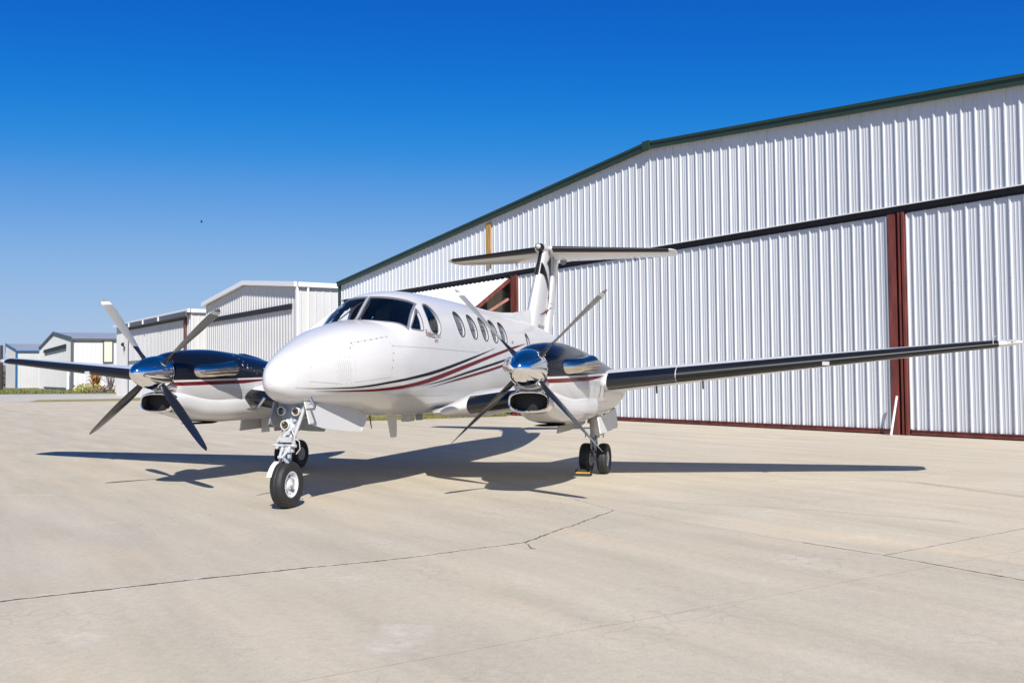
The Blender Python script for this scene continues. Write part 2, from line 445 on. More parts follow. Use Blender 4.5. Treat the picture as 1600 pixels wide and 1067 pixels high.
pm.build('windshield_post', 'white_satin', plane)
def wiper(side):
    m_ = MB(); p0 = ws(.12 if side > 0 else .30, -.06, side, .03); p1 = ws(.12 if side > 0 else .13, .55, side, .025)
    m_.tube([ws(.12 if side > 0 else .30, -.08, side, .0), p0, p1], [.014, .011, .006], 8)
    q0 = ws(.05 if side > 0 else .16, .12, side, .016); q1 = ws(.10 if side > 0 else .04, .72, side, .016)
    m_.tube([q0, p1, q1], [.006, .008, .006], 6)
    m_.build('wiper', 'ring', plane)
wiper(1); wiper(-1)
# cockpit inside: glare shield and two seats
g = MB(); g.loft([[Vector((x, y, 2.12 + .05 * (1 - (y / .6) ** 2) - .25 * max(0, x - 2.5))) for y in [-.6 + .1 * i for i in range(13)]] for x in (2.35, 2.5, 2.72)], 0, False, False, True, closed=False)
g.box((2.36, 0, 1.95), (.03, 1.2, .36)); g.build('glare_shield', 'interior', plane)
for y in (.31, -.31):
    s = MB()
    s.loft([[Vector((1.45 - .10 * t, y + .21 * k, 1.65 + .75 * t)) for k in (-1, -.6, 0, .6, 1)] + [Vector((1.33 - .10 * t, y + .21 * k, 1.65 + .75 * t)) for k in (1, .6, 0, -.6, -1)] for t in (0, .5, .85)], 0)
    s.loft([[Vector((1.37 - .08 * t, y + .11 * k, 2.30 + .2 * t)) for k in (-1, -.6, 0, .6, 1)] + [Vector((1.27 - .08 * t, y + .11 * k, 2.30 + .2 * t)) for k in (1, .6, 0, -.6, -1)] for t in (0, .5, 1)], 0)
    s.box((1.62, y, 1.62), (.45, .42, .12)); s.build('seat', 'seat', plane)

# ---- wings
def airfoil(n=26, t=.15, cam_=.018):
    def th(x): return 5 * t * (.2969 * math.sqrt(x) - .126 * x - .3516 * x * x + .2843 * x ** 3 - .1036 * x ** 4)
    def cb(x): return cam_ * 4 * x * (1 - x) * (1.25 - .5 * x)
    X = [(1 - math.cos(PI * i / n)) / 2 for i in range(n + 1)]
    return [(x, cb(x) + th(x)) for x in X[::-1]] + [(x, cb(x) - th(x)) for x in X[1:-1]]
def wsec(yst, side, n=26, off=0., rng=None, cb=.018):
    y, xl, ch, z, t, inc = yst
    A = airfoil(n, t, cb)
    if rng is not None:
        m = 14; up_, lo_ = [p for p in A[:n + 1]], [A[n]] + A[n + 1:]
        def look(L, x):
            for p, q in zip(L[:-1], L[1:]):
                if min(p[0], q[0]) - 1e-9 <= x <= max(p[0], q[0]) + 1e-9:
                    return p[1] + (q[1] - p[1]) * ((x - p[0]) / (q[0] - p[0]) if abs(q[0] - p[0]) > 1e-9 else 0)
            return L[-1][1]
        X = [rng * (i / m) ** 2 for i in range(m + 1)]
        A = [(x, look(up_, x)) for x in X[::-1]] + [(x, look(lo_, x)) for x in X[1:]]
    P = []
    for x, zz in A:
        P.append((x * ch, zz * ch))
    if off:
        Q = []
        for i, p in enumerate(P):
            a = P[max(0, i - 1)]; b = P[min(len(P) - 1, i + 1)]; tx, tz = b[0] - a[0], b[1] - a[1]; L = math.hypot(tx, tz) + 1e-9
            Q.append((p[0] + tz / L * off, p[1] - tx / L * off))
        P = Q
    ca, sa = math.cos(inc), math.sin(inc)
    return [Vector((xl - (a * ca - b * sa * -1 * 0), side * y, z + b - a * math.tan(inc))) for a, b in P]
WST = [(.45, 1.3, 1.9, .985, .03, .02), (.75, 1.88, 2.45, .99, .05, .02), (.95, 2.03, 2.6, 1.015, .09, .03), (1.25, 2.08, 2.66, 1.09, .14, .03), (2.2, 2.02, 2.62, 1.215, .14, .03),
       (2.9, 1.46, 2.12, 1.375, .155, .03), (3.06, 1.42, 2.10, 1.395, .155, .03), (5.5, 1.02, 1.52, 1.615, .14, .02), (7.75, .66, .98, 1.815, .125, .01)]
TIP = [(8.13, .59, .86, 1.846, .12, .01), (8.32, .52, .76, 1.862, .11, .01), (8.44, .40, .58, 1.872, .09, .01), (8.48, .26, .40, 1.874, .06, .01)]
def wst(y):
    T = WST + TIP
    for a, b in zip(T[:-1], T[1:]):
        if a[0] <= y <= b[0]:
            u = (y - a[0]) / (b[0] - a[0]); return [p + (q - p) * u for p, q in zip(a, b)]
    return list(T[-1])
for sd_ in (1, -1):
    mb = MB(); mb.loft([wsec(s, sd_) for s in WST + TIP], 0, True, True)
    # aileron, flap gaps are surface lines
    for ya, yb, xf in ((3.3, 5.3, .72), (5.4, 7.7, .76)):
        for y in (ya, yb):
            s = wst(y); 
    wing = mb.build('wing', 'white', plane, ang=40)
    def boot(ya, yb, name, m, frac, k=8):
        b = MB(); secs = []
        for y in sorted([ya + (yb - ya) * i / k for i in range(k + 1)] + [q[0] for q in WST + TIP if ya < q[0] < yb]):
            s = wst(y); secs.append(wsec(s, sd_, 60, .004, frac(s) ))
        b.loft(secs, 0, False, False, True, closed=False)
        # closed strip ends
        return b.build(name, m, wing)
    boot(3.10, 4.02, 'leading_edge_strip', 'boot_gloss', lambda s: .16 / s[2])
    boot(4.03, 8.13, 'deice_boot', 'boot', lambda s: .15 / s[2])
    boot(1.30, 2.25, 'deice_boot', 'boot_gloss', lambda s: .15 / s[2])
    # small stall-warning / landing light details
    d = MB(); s = wst(5.98); d.box((s[1] + .012, sd_ * 5.98, s[3] - .035), (.03, .09, .05)); d.build('stall_vane', 'gear', wing)
    for y in (3.72, 4.35):
        d = MB(); s = wst(y); d.tube([(s[1] - .35, sd_ * y, s[3] - .10), (s[1] - .37, sd_ * y, s[3] - .22)], .012, 8); d.build('drain_mast', 'ring', wing)
    nl = MB(); nl.lathe((.56, sd_ * 8.29, 1.868), (.9, sd_ * .45, 0), [(-.16, .02), (-.12, .036), (0, .038), (.05, .026), (.07, .003)], 16)
    nl.build('navigation_light', 'lens', wing)
    nl = MB(); nl.lathe((.51, sd_ * 8.29, 1.868), (.9, sd_ * .45, 0), [(-.05, .014), (.01, .014), (.025, .003)], 10); nl.build('lamp_bulb', 'red' if sd_ > 0 else 'blue_oil', wing)
    if sd_ > 0:
        a = MB(); a.tube([(.60, sd_ * 8.06, 1.84), (.60, sd_ * 8.06, 1.94), (.56, sd_ * 8.10, 1.955)], .006, 8); a.build('fuel_vent', 'gear', wing)

# ---- nacelles
def nac_secs(T, y0, N, n=56):
    k = 40; x0, x1 = T[0][0], T[-1][0]
    return [sect(hermite(T, x0 + (x1 - x0) * i / k), n, N, y0, x0 + (x1 - x0) * i / k) for i in range(k + 1)]
NST = [(3.40, 1.345, 1.825, .240, 1.585), (3.25, 1.24, 1.865, .305, 1.56), (2.95, 1.07, 1.905, .365, 1.53), (2.5, .92, 1.925, .41, 1.50), (1.9, .862, 1.89, .435, 1.47),
       (1.3, .86, 1.825, .445, 1.44), (.8, .865, 1.755, .445, 1.40), (0., .90, 1.645, .43, 1.35), (-.8, 1.02, 1.57, .34, 1.33), (-1.5, 1.20, 1.53, .19, 1.36), (-1.85, 1.33, 1.48, .06, 1.40)][::-1]
# two tone paint: black above the belt line, thin white line, red line, white below
def nacelle_mat():
    m, nt, b = new_mat('nacelle_paint')
    b.inputs['Roughness'].default_value = .28; b.inputs['Coat Weight'].default_value = .35; b.inputs['Coat Roughness'].default_value = .03
    sp = nd(nt, 'ShaderNodeSeparateXYZ', {0: nd(nt, 'ShaderNodeTexCoord').outputs['Object']})
    x, z = sp.outputs[0], sp.outputs[2]
    bl = mth(nt, 'SUBTRACT', z, mth(nt, 'ADD', mth(nt, 'MULTIPLY', x, -.016), 1.528))   # height above the belt line
    blk = mth(nt, 'GREATER_THAN', bl, .012)
    # red band just under the white line, tapering to a point aft
    thick = mth(nt, 'MINIMUM', mth(nt, 'MAXIMUM', mth(nt, 'MULTIPLY_ADD', x, .055, -.062), 0.), .052)
    lo = mth(nt, 'MULTIPLY_ADD', thick, -1., -.014)
    red = mth(nt, 'MULTIPLY', mth(nt, 'LESS_THAN', bl, -.014), mth(nt, 'GREATER_THAN', bl, lo))
    c = mixc(nt, blk, (.615, .61, .605, 1), (.004, .005, .010, 1))
    c = mixc(nt, red, c, (.135, .002, .008, 1))
    nt.links.new(c, b.inputs['Base Color'])
    return m
M['nacelle'] = nacelle_mat()
SCO = [(3.50, 1.055, 1.325, .262, 1.19), (3.40, 1.045, 1.34, .275, 1.19), (3.1, .985, 1.33, .30, 1.17), (2.7, .90, 1.30, .36, 1.12), (2.2, .868, 1.30, .42, 1.10), (1.7, .866, 1.28, .43, 1.10)][::-1]
RB = 1.318; XP = 3.572; ZP = 1.585
def blade(cy, th, side):
    """one feathered blade: two faces, grey on the back side, black on the other"""
    b = MB(); secs = []
    er = Vector((0, math.cos(th), math.sin(th))); et = Vector((0, -math.sin(th), math.cos(th))); ex = Vector((1, 0, 0))
    K = 22
    prof = [(.0, 1), (.08, .8), (.25, .25), (.5, .0)]
    for i in range(K + 1):
        r = .13 + (RB - .13) * i / K; q = r / RB
        ch = hermite([(.09, .085), (.17, .10), (.3, .155), (.5, .205), (.7, .215), (.85, .20), (.94, .165), (.985, .10), (1.0, .035)], q)[0]
        tk = hermite([(.09, .08), (.17, .075), (.3, .04), (.5, .028), (.75, .018), (1.0, .006)], q)[0]
        pit = math.radians(hermite([(.09, 112), (.4, 98), (.75, 87), (1., 80)], q)[0])
        cd_ = et * math.cos(pit) + ex * math.sin(pit); nn_ = -et * math.sin(pit) + ex * math.cos(pit)
        c0 = Vector((XP, cy, ZP)) + er * r; P = []
        for t in [k / 10 for k in range(11)]:
            P.append(c0 + cd_ * (ch * (.45 - t)) + nn_ * (tk * .5 * math.sin(PI * t) ** .7))
        for t in [k / 10 for k in range(9, 0, -1)]:
            P.append(c0 + cd_ * (ch * (.45 - t)) - nn_ * (tk * .35 * math.sin(PI * t) ** .7))
        secs.append(P)
    n = 20
    vs = [p for s in secs for p in s]
    for i in range(K):
        r = .13 + (RB - .13) * (i + .5) / K; q = r / RB
        for j in range(n):
            k = (j + 1) % n; f = (i * n + j, i * n + k, (i + 1) * n + k, (i + 1) * n + j)
            a, b_, c_ = vs[f[0]], vs[f[1]], vs[f[2]]
            plus = j >= 10      # the side whose normal is -nn ~ +et
            if q < .36: mi = 1
            elif .90 < q < .945 and not plus: mi = 2
            else: mi = 1 if plus else 0
            b.f.append(f); b.m.append(mi); b.s.append(True)
    b.v = [tuple(v) for v in vs]
    b.f.append(tuple(range(K * n, K * n + n))); b.m.append(0); b.s.append(False)
    return b
M['blade_grey'] = pmat('blade_grey_paint', (.27, .27, .26), .38, coat=.3, coat_rough=.2, var=.08, vscale=7)
M['blade_black'] = pmat('blade_black_paint', (.012, .013, .017), .26, coat=.4, coat_rough=.12)
M['blade_tip'] = pmat('blade_white_band', (.78, .78, .77), .4)
for sd_, a0 in ((1, .7479), (-1, .6797)):
    cy = sd_ * 2.615
    mb = MB(); mb.loft(nac_secs(NST, cy, 2.25), 0); nac = mb.build('nacelle', 'nacelle', plane, ang=60)
    # intake scoop with bright lip and dark duct
    s = MB(); T = SCO; k = 24; x0, x1 = T[0][0], T[-1][0]
    s.loft([sect(hermite(T, x0 + (x1 - x0) * i / k), 44, 2.6, cy, x0 + (x1 - x0) * i / k) for i in range(k + 1)], 0, True, False)
    s.build('intake_scoop', 'white', nac)
    L = MB(); o = (1.055, 1.325, .262, 1.19)
    def lipsec(x, d): return sect((1.055 + d, 1.325 - d, .262 - d, 1.19), 44, 2.9, cy, x)
    L.loft([lipsec(3.41, -.009), lipsec(3.47, -.004), lipsec(3.515, .006), lipsec(3.53, .018), lipsec(3.52, .030), lipsec(3.48, .036), lipsec(3.40, .036)], 0, False, False)
    L.build('intake_lip', 'chrome', nac)
    D = MB(); D.loft([lipsec(3.47, .034), lipsec(3.42, .036), lipsec(3.375, .038)], 0, False, True); D.build('intake_duct', 'dark', nac)
    # neck between spinner and scoop
    K_ = MB(); K_.loft([sect((1.335, 1.48, .235 - .05 * abs(t), 1.41), 28, 2.2, cy, x) for x, t in ((3.44, 1), (3.40, .6), (3.2, 0), (3.0, 0))], 0); K_.build('lower_cowl', 'steel', nac)
    # exhaust stacks
    for q in (1, -1):
        e = MB(); pts = [(3.12, cy + q * .20, 1.60), (3.02, cy + q * .33, 1.605), (2.86, cy + q * .435, 1.615), (2.68, cy + q * .49, 1.63), (2.50, cy + q * .525, 1.645)]
        rad = [.085, .100, .098, .098, .112]
        secs = []
        for i, (p, rr) in enumerate(zip(pts, rad)):
            a = Vector(pts[max(0, i - 1)]); b = Vector(pts[min(4, i + 1)]); t = (b - a).normalized(); u = Vector((0, 0, 1)); v_ = t.cross(u).normalized()
            secs.append([Vector(p) + (u * math.sin(2 * PI * j / 20) * rr * .95 + v_ * math.cos(2 * PI * j / 20) * rr * 1.0) for j in range(20)])
        # smooth resample
        sm_ = []
        for i in range(4):
            for u_ in (0, .33, .66):
                sm_.append([secs[i][j].lerp(secs[i + 1][j], u_) for j in range(20)])
        sm_.append(secs[4])
        e.loft(sm_, 0, True, False)
        inn = [p.lerp(Vector(pts[4]), .08) for p in secs[4]]; inn2 = [p.lerp(Vector(pts[3]), .2) for p in secs[3]]
        e.loft([secs[4], inn], 0, False, False); e.loft([inn, inn2], 1, False, True)
        e.build('exhaust_stack', ['exhaust', 'dark'], nac, ang=50)
    # cowl hinge line, fasteners, vents
    v = MB()
    def nside(x, z, q, e=.003):
        zb, zt, w_, zm = hermite(NST, x); dd = abs((z - zm) / ((zt - zm) if z > zm else (zm - zb)))
        return Vector((x, cy + q * (w_ * max(0, 1 - min(1, dd) ** 2.25) ** (1 / 2.25) + e), z))
    def nline(pts, wd, mi):
        for q in (1, -1):
            for (xa, za), (xb, zb_) in zip(pts[:-1], pts[1:]):
                k = 6; Ld = math.hypot(xb - xa, zb_ - za); tx, tz = (xb - xa) / Ld, (zb_ - za) / Ld
                A = [nside(xa + (xb - xa) * i / k - tz * wd / 2, za + (zb_ - za) * i / k + tx * wd / 2, q) for i in range(k + 1)]
                B = [nside(xa + (xb - xa) * i / k + tz * wd / 2, za + (zb_ - za) * i / k - tx * wd / 2, q) for i in range(k + 1)]
                v.loft([A, B], mi, False, False, True, closed=False)
    for x in (1.55, 1.28): nline([(x, 1.19), (x, 1.36)], .022, 0)
    nline([(2.12, .95), (2.12, 1.42)], .005, 1); nline([(1.85, .95), (1.85, 1.42)], .004, 1)
    nline([(1.95, 1.13), (1.0, 1.12)], .004, 1)
    def ndot(x, z, r=.006, mi=0):
        for q in (1, -1):
            v.add([nside(x + r * math.cos(a), z + r * math.sin(a), q, .004) for a in [j * PI / 3 for j in range(6)]], [(0, 1, 2, 3, 4, 5)], mi)
    for i in range(9): ndot(2.10, 1.0 + i * .048); ndot(1.86 - i * .028, 1.14)
    for i in range(5): ndot(1.86, 1.18 + i * .05); ndot(1.50 + i * .05, .98 + .02 * i)
    for i in range(7): ndot(2.1 - .06 * i, 1.84 - .045 * i, .007, 2)
    for x, z in ((1.95, 1.66), (1.50, 1.64), (2.05, 1.70)): ndot(x, z, .018, 2)
    v.build('rivet', ['grey_text', 'seam', 'gear'], nac)
    # small scoop on top of the cowl and drain slot below the chin
    t = MB(); t.loft([sect((1.70, zt_, w_, 1.76), 16, 2, cy - sd_ * .0, x) for x, zt_, w_ in ((1.55, 1.885, .05), (1.40, 1.885, .09), (1.1, 1.84, .09), (.9, 1.80, .05))], 0); t.build('top_fairing', 'navy', nac)
    t = MB(); t.loft([sect((.858 - dz, .875, w_, .87), 20, 2, cy, x) for x, dz, w_ in ((2.85, -.01, .10), (2.75, .0, .17), (2.45, .006, .19), (2.25, .0, .10))], 0); t.build('oil_cooler_outlet', 'dark', nac)
    # propeller
    h = MB(); h.lathe((XP - .13, cy, ZP), (1, 0, 0), [(-.03, .10), (-.03, .225), (.0, .236), (.02, .236)], 40, 0); prop = h.build('propeller', 'chrome', plane)
    sp_ = MB(); prof = [(.0, .232), (.06, .231), (.16, .221), (.26, .200), (.36, .168), (.44, .130), (.50, .088), (.535, .050), (.548, .022), (.552, .001)]
    pr2 = [(d_, hermite(prof, d_)[0]) for d_ in [.552 * i / 30 for i in range(31)]]
    sp_.lathe((XP - .13, cy, ZP), (1, 0, 0), pr2, 56); sp_.build('spinner', 'chrome', prop)
    for k in range(4):
        th = a0 + k * PI / 2
        blade(cy, th, sd_).build('blade', ['blade_grey', 'blade_black', 'blade_tip'], prop, ang=50)
        er = Vector((0, math.cos(th), math.sin(th)))
        c = MB(); c.lathe(Vector((XP, cy, ZP)) + er * .17, er, [(0, .068), (.045, .066), (.055, .060), (.056, .03)], 20); c.build('blade_collar', 'chrome', prop)

# ---- tail: dorsal fin, fin, rudder, T tailplane
def finsec(z, xl, xt_, th, n=16):
    P = []
    for i in range(n + 1):
        u = i / n; P.append(Vector((xl + (xt_ - xl) * u, th * math.sin(PI * min(1, u ** .55)) ** .8 * .5 if 0 < u < 1 else 0, z)))
    return P + [Vector((p.x, -p.y, p.z)) for p in P[-2:0:-1]]
def fin_le(z): return hermite([(2.3, -5.0), (2.95, -5.40), (3.6, -5.86), (4.2, -6.27), (4.32, -6.36)], z)[0]
def fin_te(z): return -7.10 - (z - 2.34) * .40
def hinge(z): return fin_te(z) + .60 - .10 * (z - 2.34) / 2
mb = MB(); mb.loft([finsec(z, fin_le(z), hinge(z) + .02, .26 - .04 * (z - 2.3)) for z in (2.25, 2.5, 2.95, 3.4, 3.9, 4.30)], 0)
# dorsal
mb.loft([[Vector((x, s_ * wd, zz)) for s_, zz, wd in ((1, zb, .10), (1, zb + (zt_ - zb) * .6, .06), (1, zt_ - .01, .02), (-1, zt_ - .01, .02), (-1, zb + (zt_ - zb) * .6, .06), (-1, zb, .10))] for x, zb, zt_ in ((-2.6, 2.60, 2.725), (-3.4, 2.58, 2.74), (-4.2, 2.50, 2.785), (-5.0, 2.45, 2.87), (-5.6, 2.4, 2.97))], 0)
fm = MB()
def fin_y(x, z):
    xl, xr = fin_le(z), hinge(z) + .02; u = min(1, max(0, (x - xl) / (xr - xl))); th = .26 - .04 * (z - 2.3)
    return .5 * th * math.sin(PI * min(1, u ** .55)) ** .8
def fin_poly(lo, hi, mi, n=24, e=.013):   # between two polylines of (x, z)
    def at(P, t):
        q = t * (len(P) - 1); i = min(int(q), len(P) - 2); f = q - i; return (P[i][0] + (P[i+1][0]-P[i][0])*f, P[i][1] + (P[i+1][1]-P[i][1])*f)
    for sd_ in (1, -1):
        secs = []
        for k in range(5):
            r = []
            for i in range(n + 1):
                a, b = at(lo, i / n), at(hi, i / n); x = a[0] + (b[0]-a[0])*k/4; z = a[1] + (b[1]-a[1])*k/4
                r.append(Vector((x, sd_ * (fin_y(x, z) + e), z)))
            secs.append(r)
        mb.loft(secs, mi, False, False, True, closed=False)
fin_poly([(-6.00, 3.76), (-6.18, 3.73), (-6.45, 3.58), (-6.75, 3.40)], [(-6.17, 4.02), (-6.30, 3.86), (-6.52, 3.70), (-6.80, 3.50)], 1)
fin_poly([(-6.46, 4.02), (-6.66, 3.97), (-6.80, 3.85), (-6.88, 3.55), (-6.85, 3.2), (-6.76, 2.9), (-6.62, 2.45)], [(-6.86, 4.22), (-6.93, 4.1), (-6.97, 3.9), (-6.99, 3.55), (-6.93, 3.2), (-6.80, 2.9), (-6.63, 2.45)], 1)
fin_poly([(-5.70, 2.815), (-6.2, 2.86), (-6.85, 2.93)], [(-5.70, 2.817), (-6.2, 2.90), (-6.85, 3.02)], 2)
vs, fs = text_tris('KING AIR 200', .150, 0., .9)
LT = max(v[0] for v in vs)
for sd_ in (1, -1):
    mb.add([Vector((-5.60 - (u if sd_ > 0 else LT - u), sd_ * (fin_y(-5.60 - (u if sd_ > 0 else LT - u), 2.50 + v) + .005), 2.50 + v)) for u, v in vs], fs, 3)
fin = mb.build('tail_fin', ['white', 'black', 'red', 'grey_text'], plane, ang=40)
b = MB(); k = 10
b.loft([[Vector((fin_le(z) + .006 - dx, s_ * fin_y(fin_le(z) - dx, z) + s_ * .004, z)) for dx, s_ in ((.016, 1), (.009, 1), (.004, 1), (0, 1), (.004, -1), (.009, -1), (.016, -1))] for z in [3.72 + .55 * i / k for i in range(k + 1)]], 0, False, False, True, closed=False)
b.build('deice_boot', 'boot', fin)
r_ = MB(); r_.loft([finsec(z, hinge(z), fin_te(z), 0.001) for z in (2.30, 4.25)], 0) if False else None
secs = []
for z in (2.30, 2.6, 3.1, 3.6, 4.0, 4.26):
    h_, t_ = hinge(z), fin_te(z); wd = .085 - .012 * (z - 2.3)
    secs.append([Vector((h_ - .02, wd * .75, z)), Vector((h_ - .09, wd, z)), Vector(((h_ + t_) / 2, wd * .62, z)), Vector((t_, .006, z)), Vector((t_, -.006, z)), Vector(((h_ + t_) / 2, -wd * .62, z)), Vector((h_ - .09, -wd, z)), Vector((h_ - .02, -wd * .75, z))])
r_.loft(secs, 0); rud = r_.build('rudder', 'white', fin, ang=30)
tb = MB(); tb.box((fin_te(2.9) + .02, .05, 2.95), (.14, .03, .05)); tb.build('trim_tab_horn', 'gear', rud)
tb = MB(); tb.tube([(-6.62, .11, 3.13), (-6.85, .12, 3.12)], .012, 8); tb.build('trim_actuator', 'gear', rud)
bu = MB(); bu.lathe((-6.02, 0, 4.36), (-1, 0, 0), [(0, .003), (.03, .038), (.10, .064), (.25, .084), (.6, .105), (1.2, .105), (1.7, .075), (1.95, .02)], 24)
bul = bu.build('tail_bullet', 'white', fin)
bu = MB(); bu.lathe((-6.10, 0, 4.36), (-1, 0, 0), [(0, .066), (.02, .074), (.20, .094)], 24); bu.build('bullet_band', 'boot', fin)
tl = MB(); tl.lathe((-7.72, .16, 4.20), (1, .35, 0), [(-.1, .075), (0, .078), (.02, .065), (.02, .0)], 18); tl.build('tail_lamp', 'gear_grey', fin)
HST = [(.0, -6.45, 1.62, 4.37, .125, .085), (.14, -6.52, 1.58, 4.37, .125, .085), (2.55, -7.60, .80, 4.358, .115, .10), (2.72, -7.68, .70, 4.356, .10, .10), (2.80, -7.80, .46, 4.352, .08, .10)]
def hst(y):
    for a, b in zip(HST[:-1], HST[1:]):
        if a[0] <= y <= b[0]:
            u = (y - a[0]) / (b[0] - a[0]); return [p + (q - p) * u for p, q in zip(a, b)]
for sd_ in (1, -1):
    mb = MB(); mb.loft([wsec(s, sd_, 22, cb=-.008) for s in HST[1:]], 0); hz = mb.build('horizontal_stabilizer', 'white', fin if False else plane, ang=40)
    b = MB(); b.loft([wsec(hst(y), sd_, 50, .004, .11 / hst(y)[2], cb=-.008) for y in (.20, .8, 1.4, 2.0, 2.55, 2.66)], 0, False, False, True, closed=False); b.build('deice_boot', 'boot', hz)
    for y in (.5, 1.1, 1.8):
        e = MB(); s = hst(y); e.tube([(s[1] - s[2] * .80, sd_ * y, s[3] - .10), (s[1] - s[2] * .86, sd_ * y, s[3] - .19)], .010, 6); e.build('elevator_hinge', 'ring', hz)
    for y in (1.3, 1.9, 2.4):
        st = MB(); s = hst(y); z_ = s[3] - s[2] * math.tan(s[5]); st.tube([(s[1] - s[2] + .01, sd_ * y, z_), (s[1] - s[2] - .12, sd_ * y, z_)], .003, 5); st.build('static_wick', 'ring', hz)

# ---- antennas and probes
a = MB(); a.loft([[Vector((x, .012 * s_, z)) for x, s_ in ((xf, 0), ((xf + xr) / 2, 1), (xr, 0), ((xf + xr) / 2, -1))] for xf, xr, z in ((1.86, 1.50, .97), (1.72, 1.50, .63))], 0); a.build('blade_antenna', 'white_satin', plane)
a = MB(); a.box((1.10, 0, .885), (.26, .10, .10)); a.build('marker_antenna', 'gear', plane)
a = MB(); a.box((.66, 0, .88), (.16, .05, .09)); a.build('drain_outlet', 'gear_grey', plane)
a = MB(); a.tube([(2.50, .05, .98), (2.44, .05, .80)], [.012, .006], 8); a.build('whip_antenna', 'ring', plane)
for sd_ in (1, -1):
    p = MB(); p.tube([(4.56, sd_ * .30, 1.27), (4.58, sd_ * .37, 1.17), (4.62, sd_ * .385, 1.145), (4.80, sd_ * .385, 1.145)], [.02, .018, .016, .011], 10); p.build('pitot_tube', 'steel', plane)

# ---- landing gear
def wheel(parent, c, r, w_, rr, rimmat, side):
    t = MB(); ax = (0, 1, 0); h = w_ / 2
    prof = [(-h * .72, rr * .96), (-h * .86, rr * 1.08), (-h, r * .80), (-h * .97, r * .885), (-h * .80, r * .955), (-h * .5, r * .988), (-h * .30, r * .998), (-h * .285, r * .985), (-h * .23, r * .985), (-h * .215, r), (-.004, r * 1.002), (0, r * .99), (.004, r * 1.002),
            (h * .215, r), (h * .23, r * .985), (h * .285, r * .985), (h * .30, r * .998), (h * .5, r * .988), (h * .80, r * .955), (h * .97, r * .885), (h, r * .80), (h * .86, rr * 1.08), (h * .72, rr * .96)]
    secs_c = Vector(c)
    t.lathe(c, ax, prof, 56)
    # flatten the contact patch
    t.v = [(v[0], v[1], max(v[2], .002 + (0 if v[2] > .0 else 0))) for v in t.v]
    t.build('tyre', 'tyre', parent, ang=50)
    m_ = MB()
    for q in (1, -1):
        m_.lathe(c, (0, q, 0), [(h * .70, rr), (h * .78, rr), (h * .80, rr * .93), (h * .66, rr * .86), (h * .40, rr * .80), (h * .34, rr * .42), (h * .60, rr * .34), (h * .64, rr * .20), (h * .80, rr * .17), (h * .82, .001)], 36)
        for k in range(5):
            an = 2 * PI * k / 5 + .3; cc_ = Vector(c) + Vector((math.cos(an) * rr * .62, q * h * .375, math.sin(an) * rr * .62))
            m_.lathe(cc_, (0, q, 0), [(0, rr * .12), (.006, rr * .12), (.007, .001)], 12, 1)
            m_.lathe(Vector(c) + Vector((math.cos(an + .6) * rr * .60, q * h * .36, math.sin(an + .6) * rr * .60)), (0, q, 0), [(0, rr * .05), (.018, rr * .05), (.019, .001)], 8, 0)
    m_.build('rim', [rimmat, 'gear_grey'], parent, ang=30)
ng = MB()
ng.tube([(4.36, -.01, 1.20), (4.42, -.005, .95), (4.525, 0, .66)], [.060, .062, .058], 18)
ng.tube([(4.53, 0, .68), (4.53, 0, .64)], .068, 18)
ng.tube([(4.545, 0, .53), (4.55, 0, .47)], [.055, .06], 18)
ng.tube([(4.50, -.02, .49), (4.60, .02, .49)], .045, 12)
ng.tube([(4.55, -.03, .52), (4.56, -.085, .50), (4.57, -.118, .42), (4.57, -.120, .27)], [.05, .05, .04, .034], 12)
for s_ in (1, -1):
    ng.tube([(4.49, s_ * .04, 1.0), (4.30, s_ * .10, 1.05), (3.95, s_ * .14, 1.10)], .022, 10)
    if s_ > 0: ng.tube([(4.50, .05, .80), (4.43, .145, 1.14)], [.020, .024], 10)
    ng.box((4.55, s_ * .075, .74), (.05, .035, .07)); ng.box((4.60, s_ * .05, .60), (.04, .025, .04))
ng.tube([(4.57, -.15, .27), (4.57, .085, .27)], .03, 14)
ng.tube([(4.56, -.13, .735), (4.57, .12, .715)], .02, 12); ng.tube([(4.60, -.16, .725), (4.60, -.02, .72)], .017, 10)
ng.box((4.575, .0, .79), (.07, .16, .06)); ng.tube([(4.60, -.03, .82), (4.54, .06, .93)], .018, 10)
ng.tube([(4.56, .09, .80), (4.55, .15, .77), (4.53, .15, .68), (4.53, .10, .62)], .007, 6)
ng.tube([(4.56, .06, .90), (4.58, .10, .84), (4.57, .10, .74)], .007, 6); ng.tube([(4.58, -.04, .88), (4.60, -.10, .80), (4.58, -.09, .68)], .006, 6)
for z_, y_ in ((.86, .05), (.70, -.10), (.66, .06), (.78, -.08)):
    ng.lathe((4.60, y_, z_), (1, 0, 0), [(0, .018), (.03, .018), (.031, .001)], 8)
nose = ng.build('nose_gear', 'gear', plane, ang=40)
o_ = MB(); o_.tube([(4.53, 0, .66), (4.545, 0, .52)], .040, 18); o_.build('oleo_strut', 'blue_oil', nose)
tq = MB()
for s_ in (1, -1):
    tq.tube([(4.585, s_ * .045, .70), (4.70, s_ * .018, .595)], [.022, .016], 8); tq.tube([(4.70, s_ * .018, .595), (4.60, s_ * .05, .50)], [.016, .022], 8)
tq.tube([(4.70, -.035, .595), (4.70, .035, .595)], .018, 10); tq.build('torque_link', 'gear', nose)
br = MB(); 
br.loft([[Vector((x, y - .01, z)) for x, y, z in ((4.40, -yw, z), (4.45, -yw * .92, z), (4.465, 0, z), (4.45, yw * .92, z), (4.40, yw, z), (4.39, 0, z))] for z, yw in ((.88, .085), (.98, .105), (1.05, .15), (1.12, .19), (1.21, .20))], 0, sm=False)
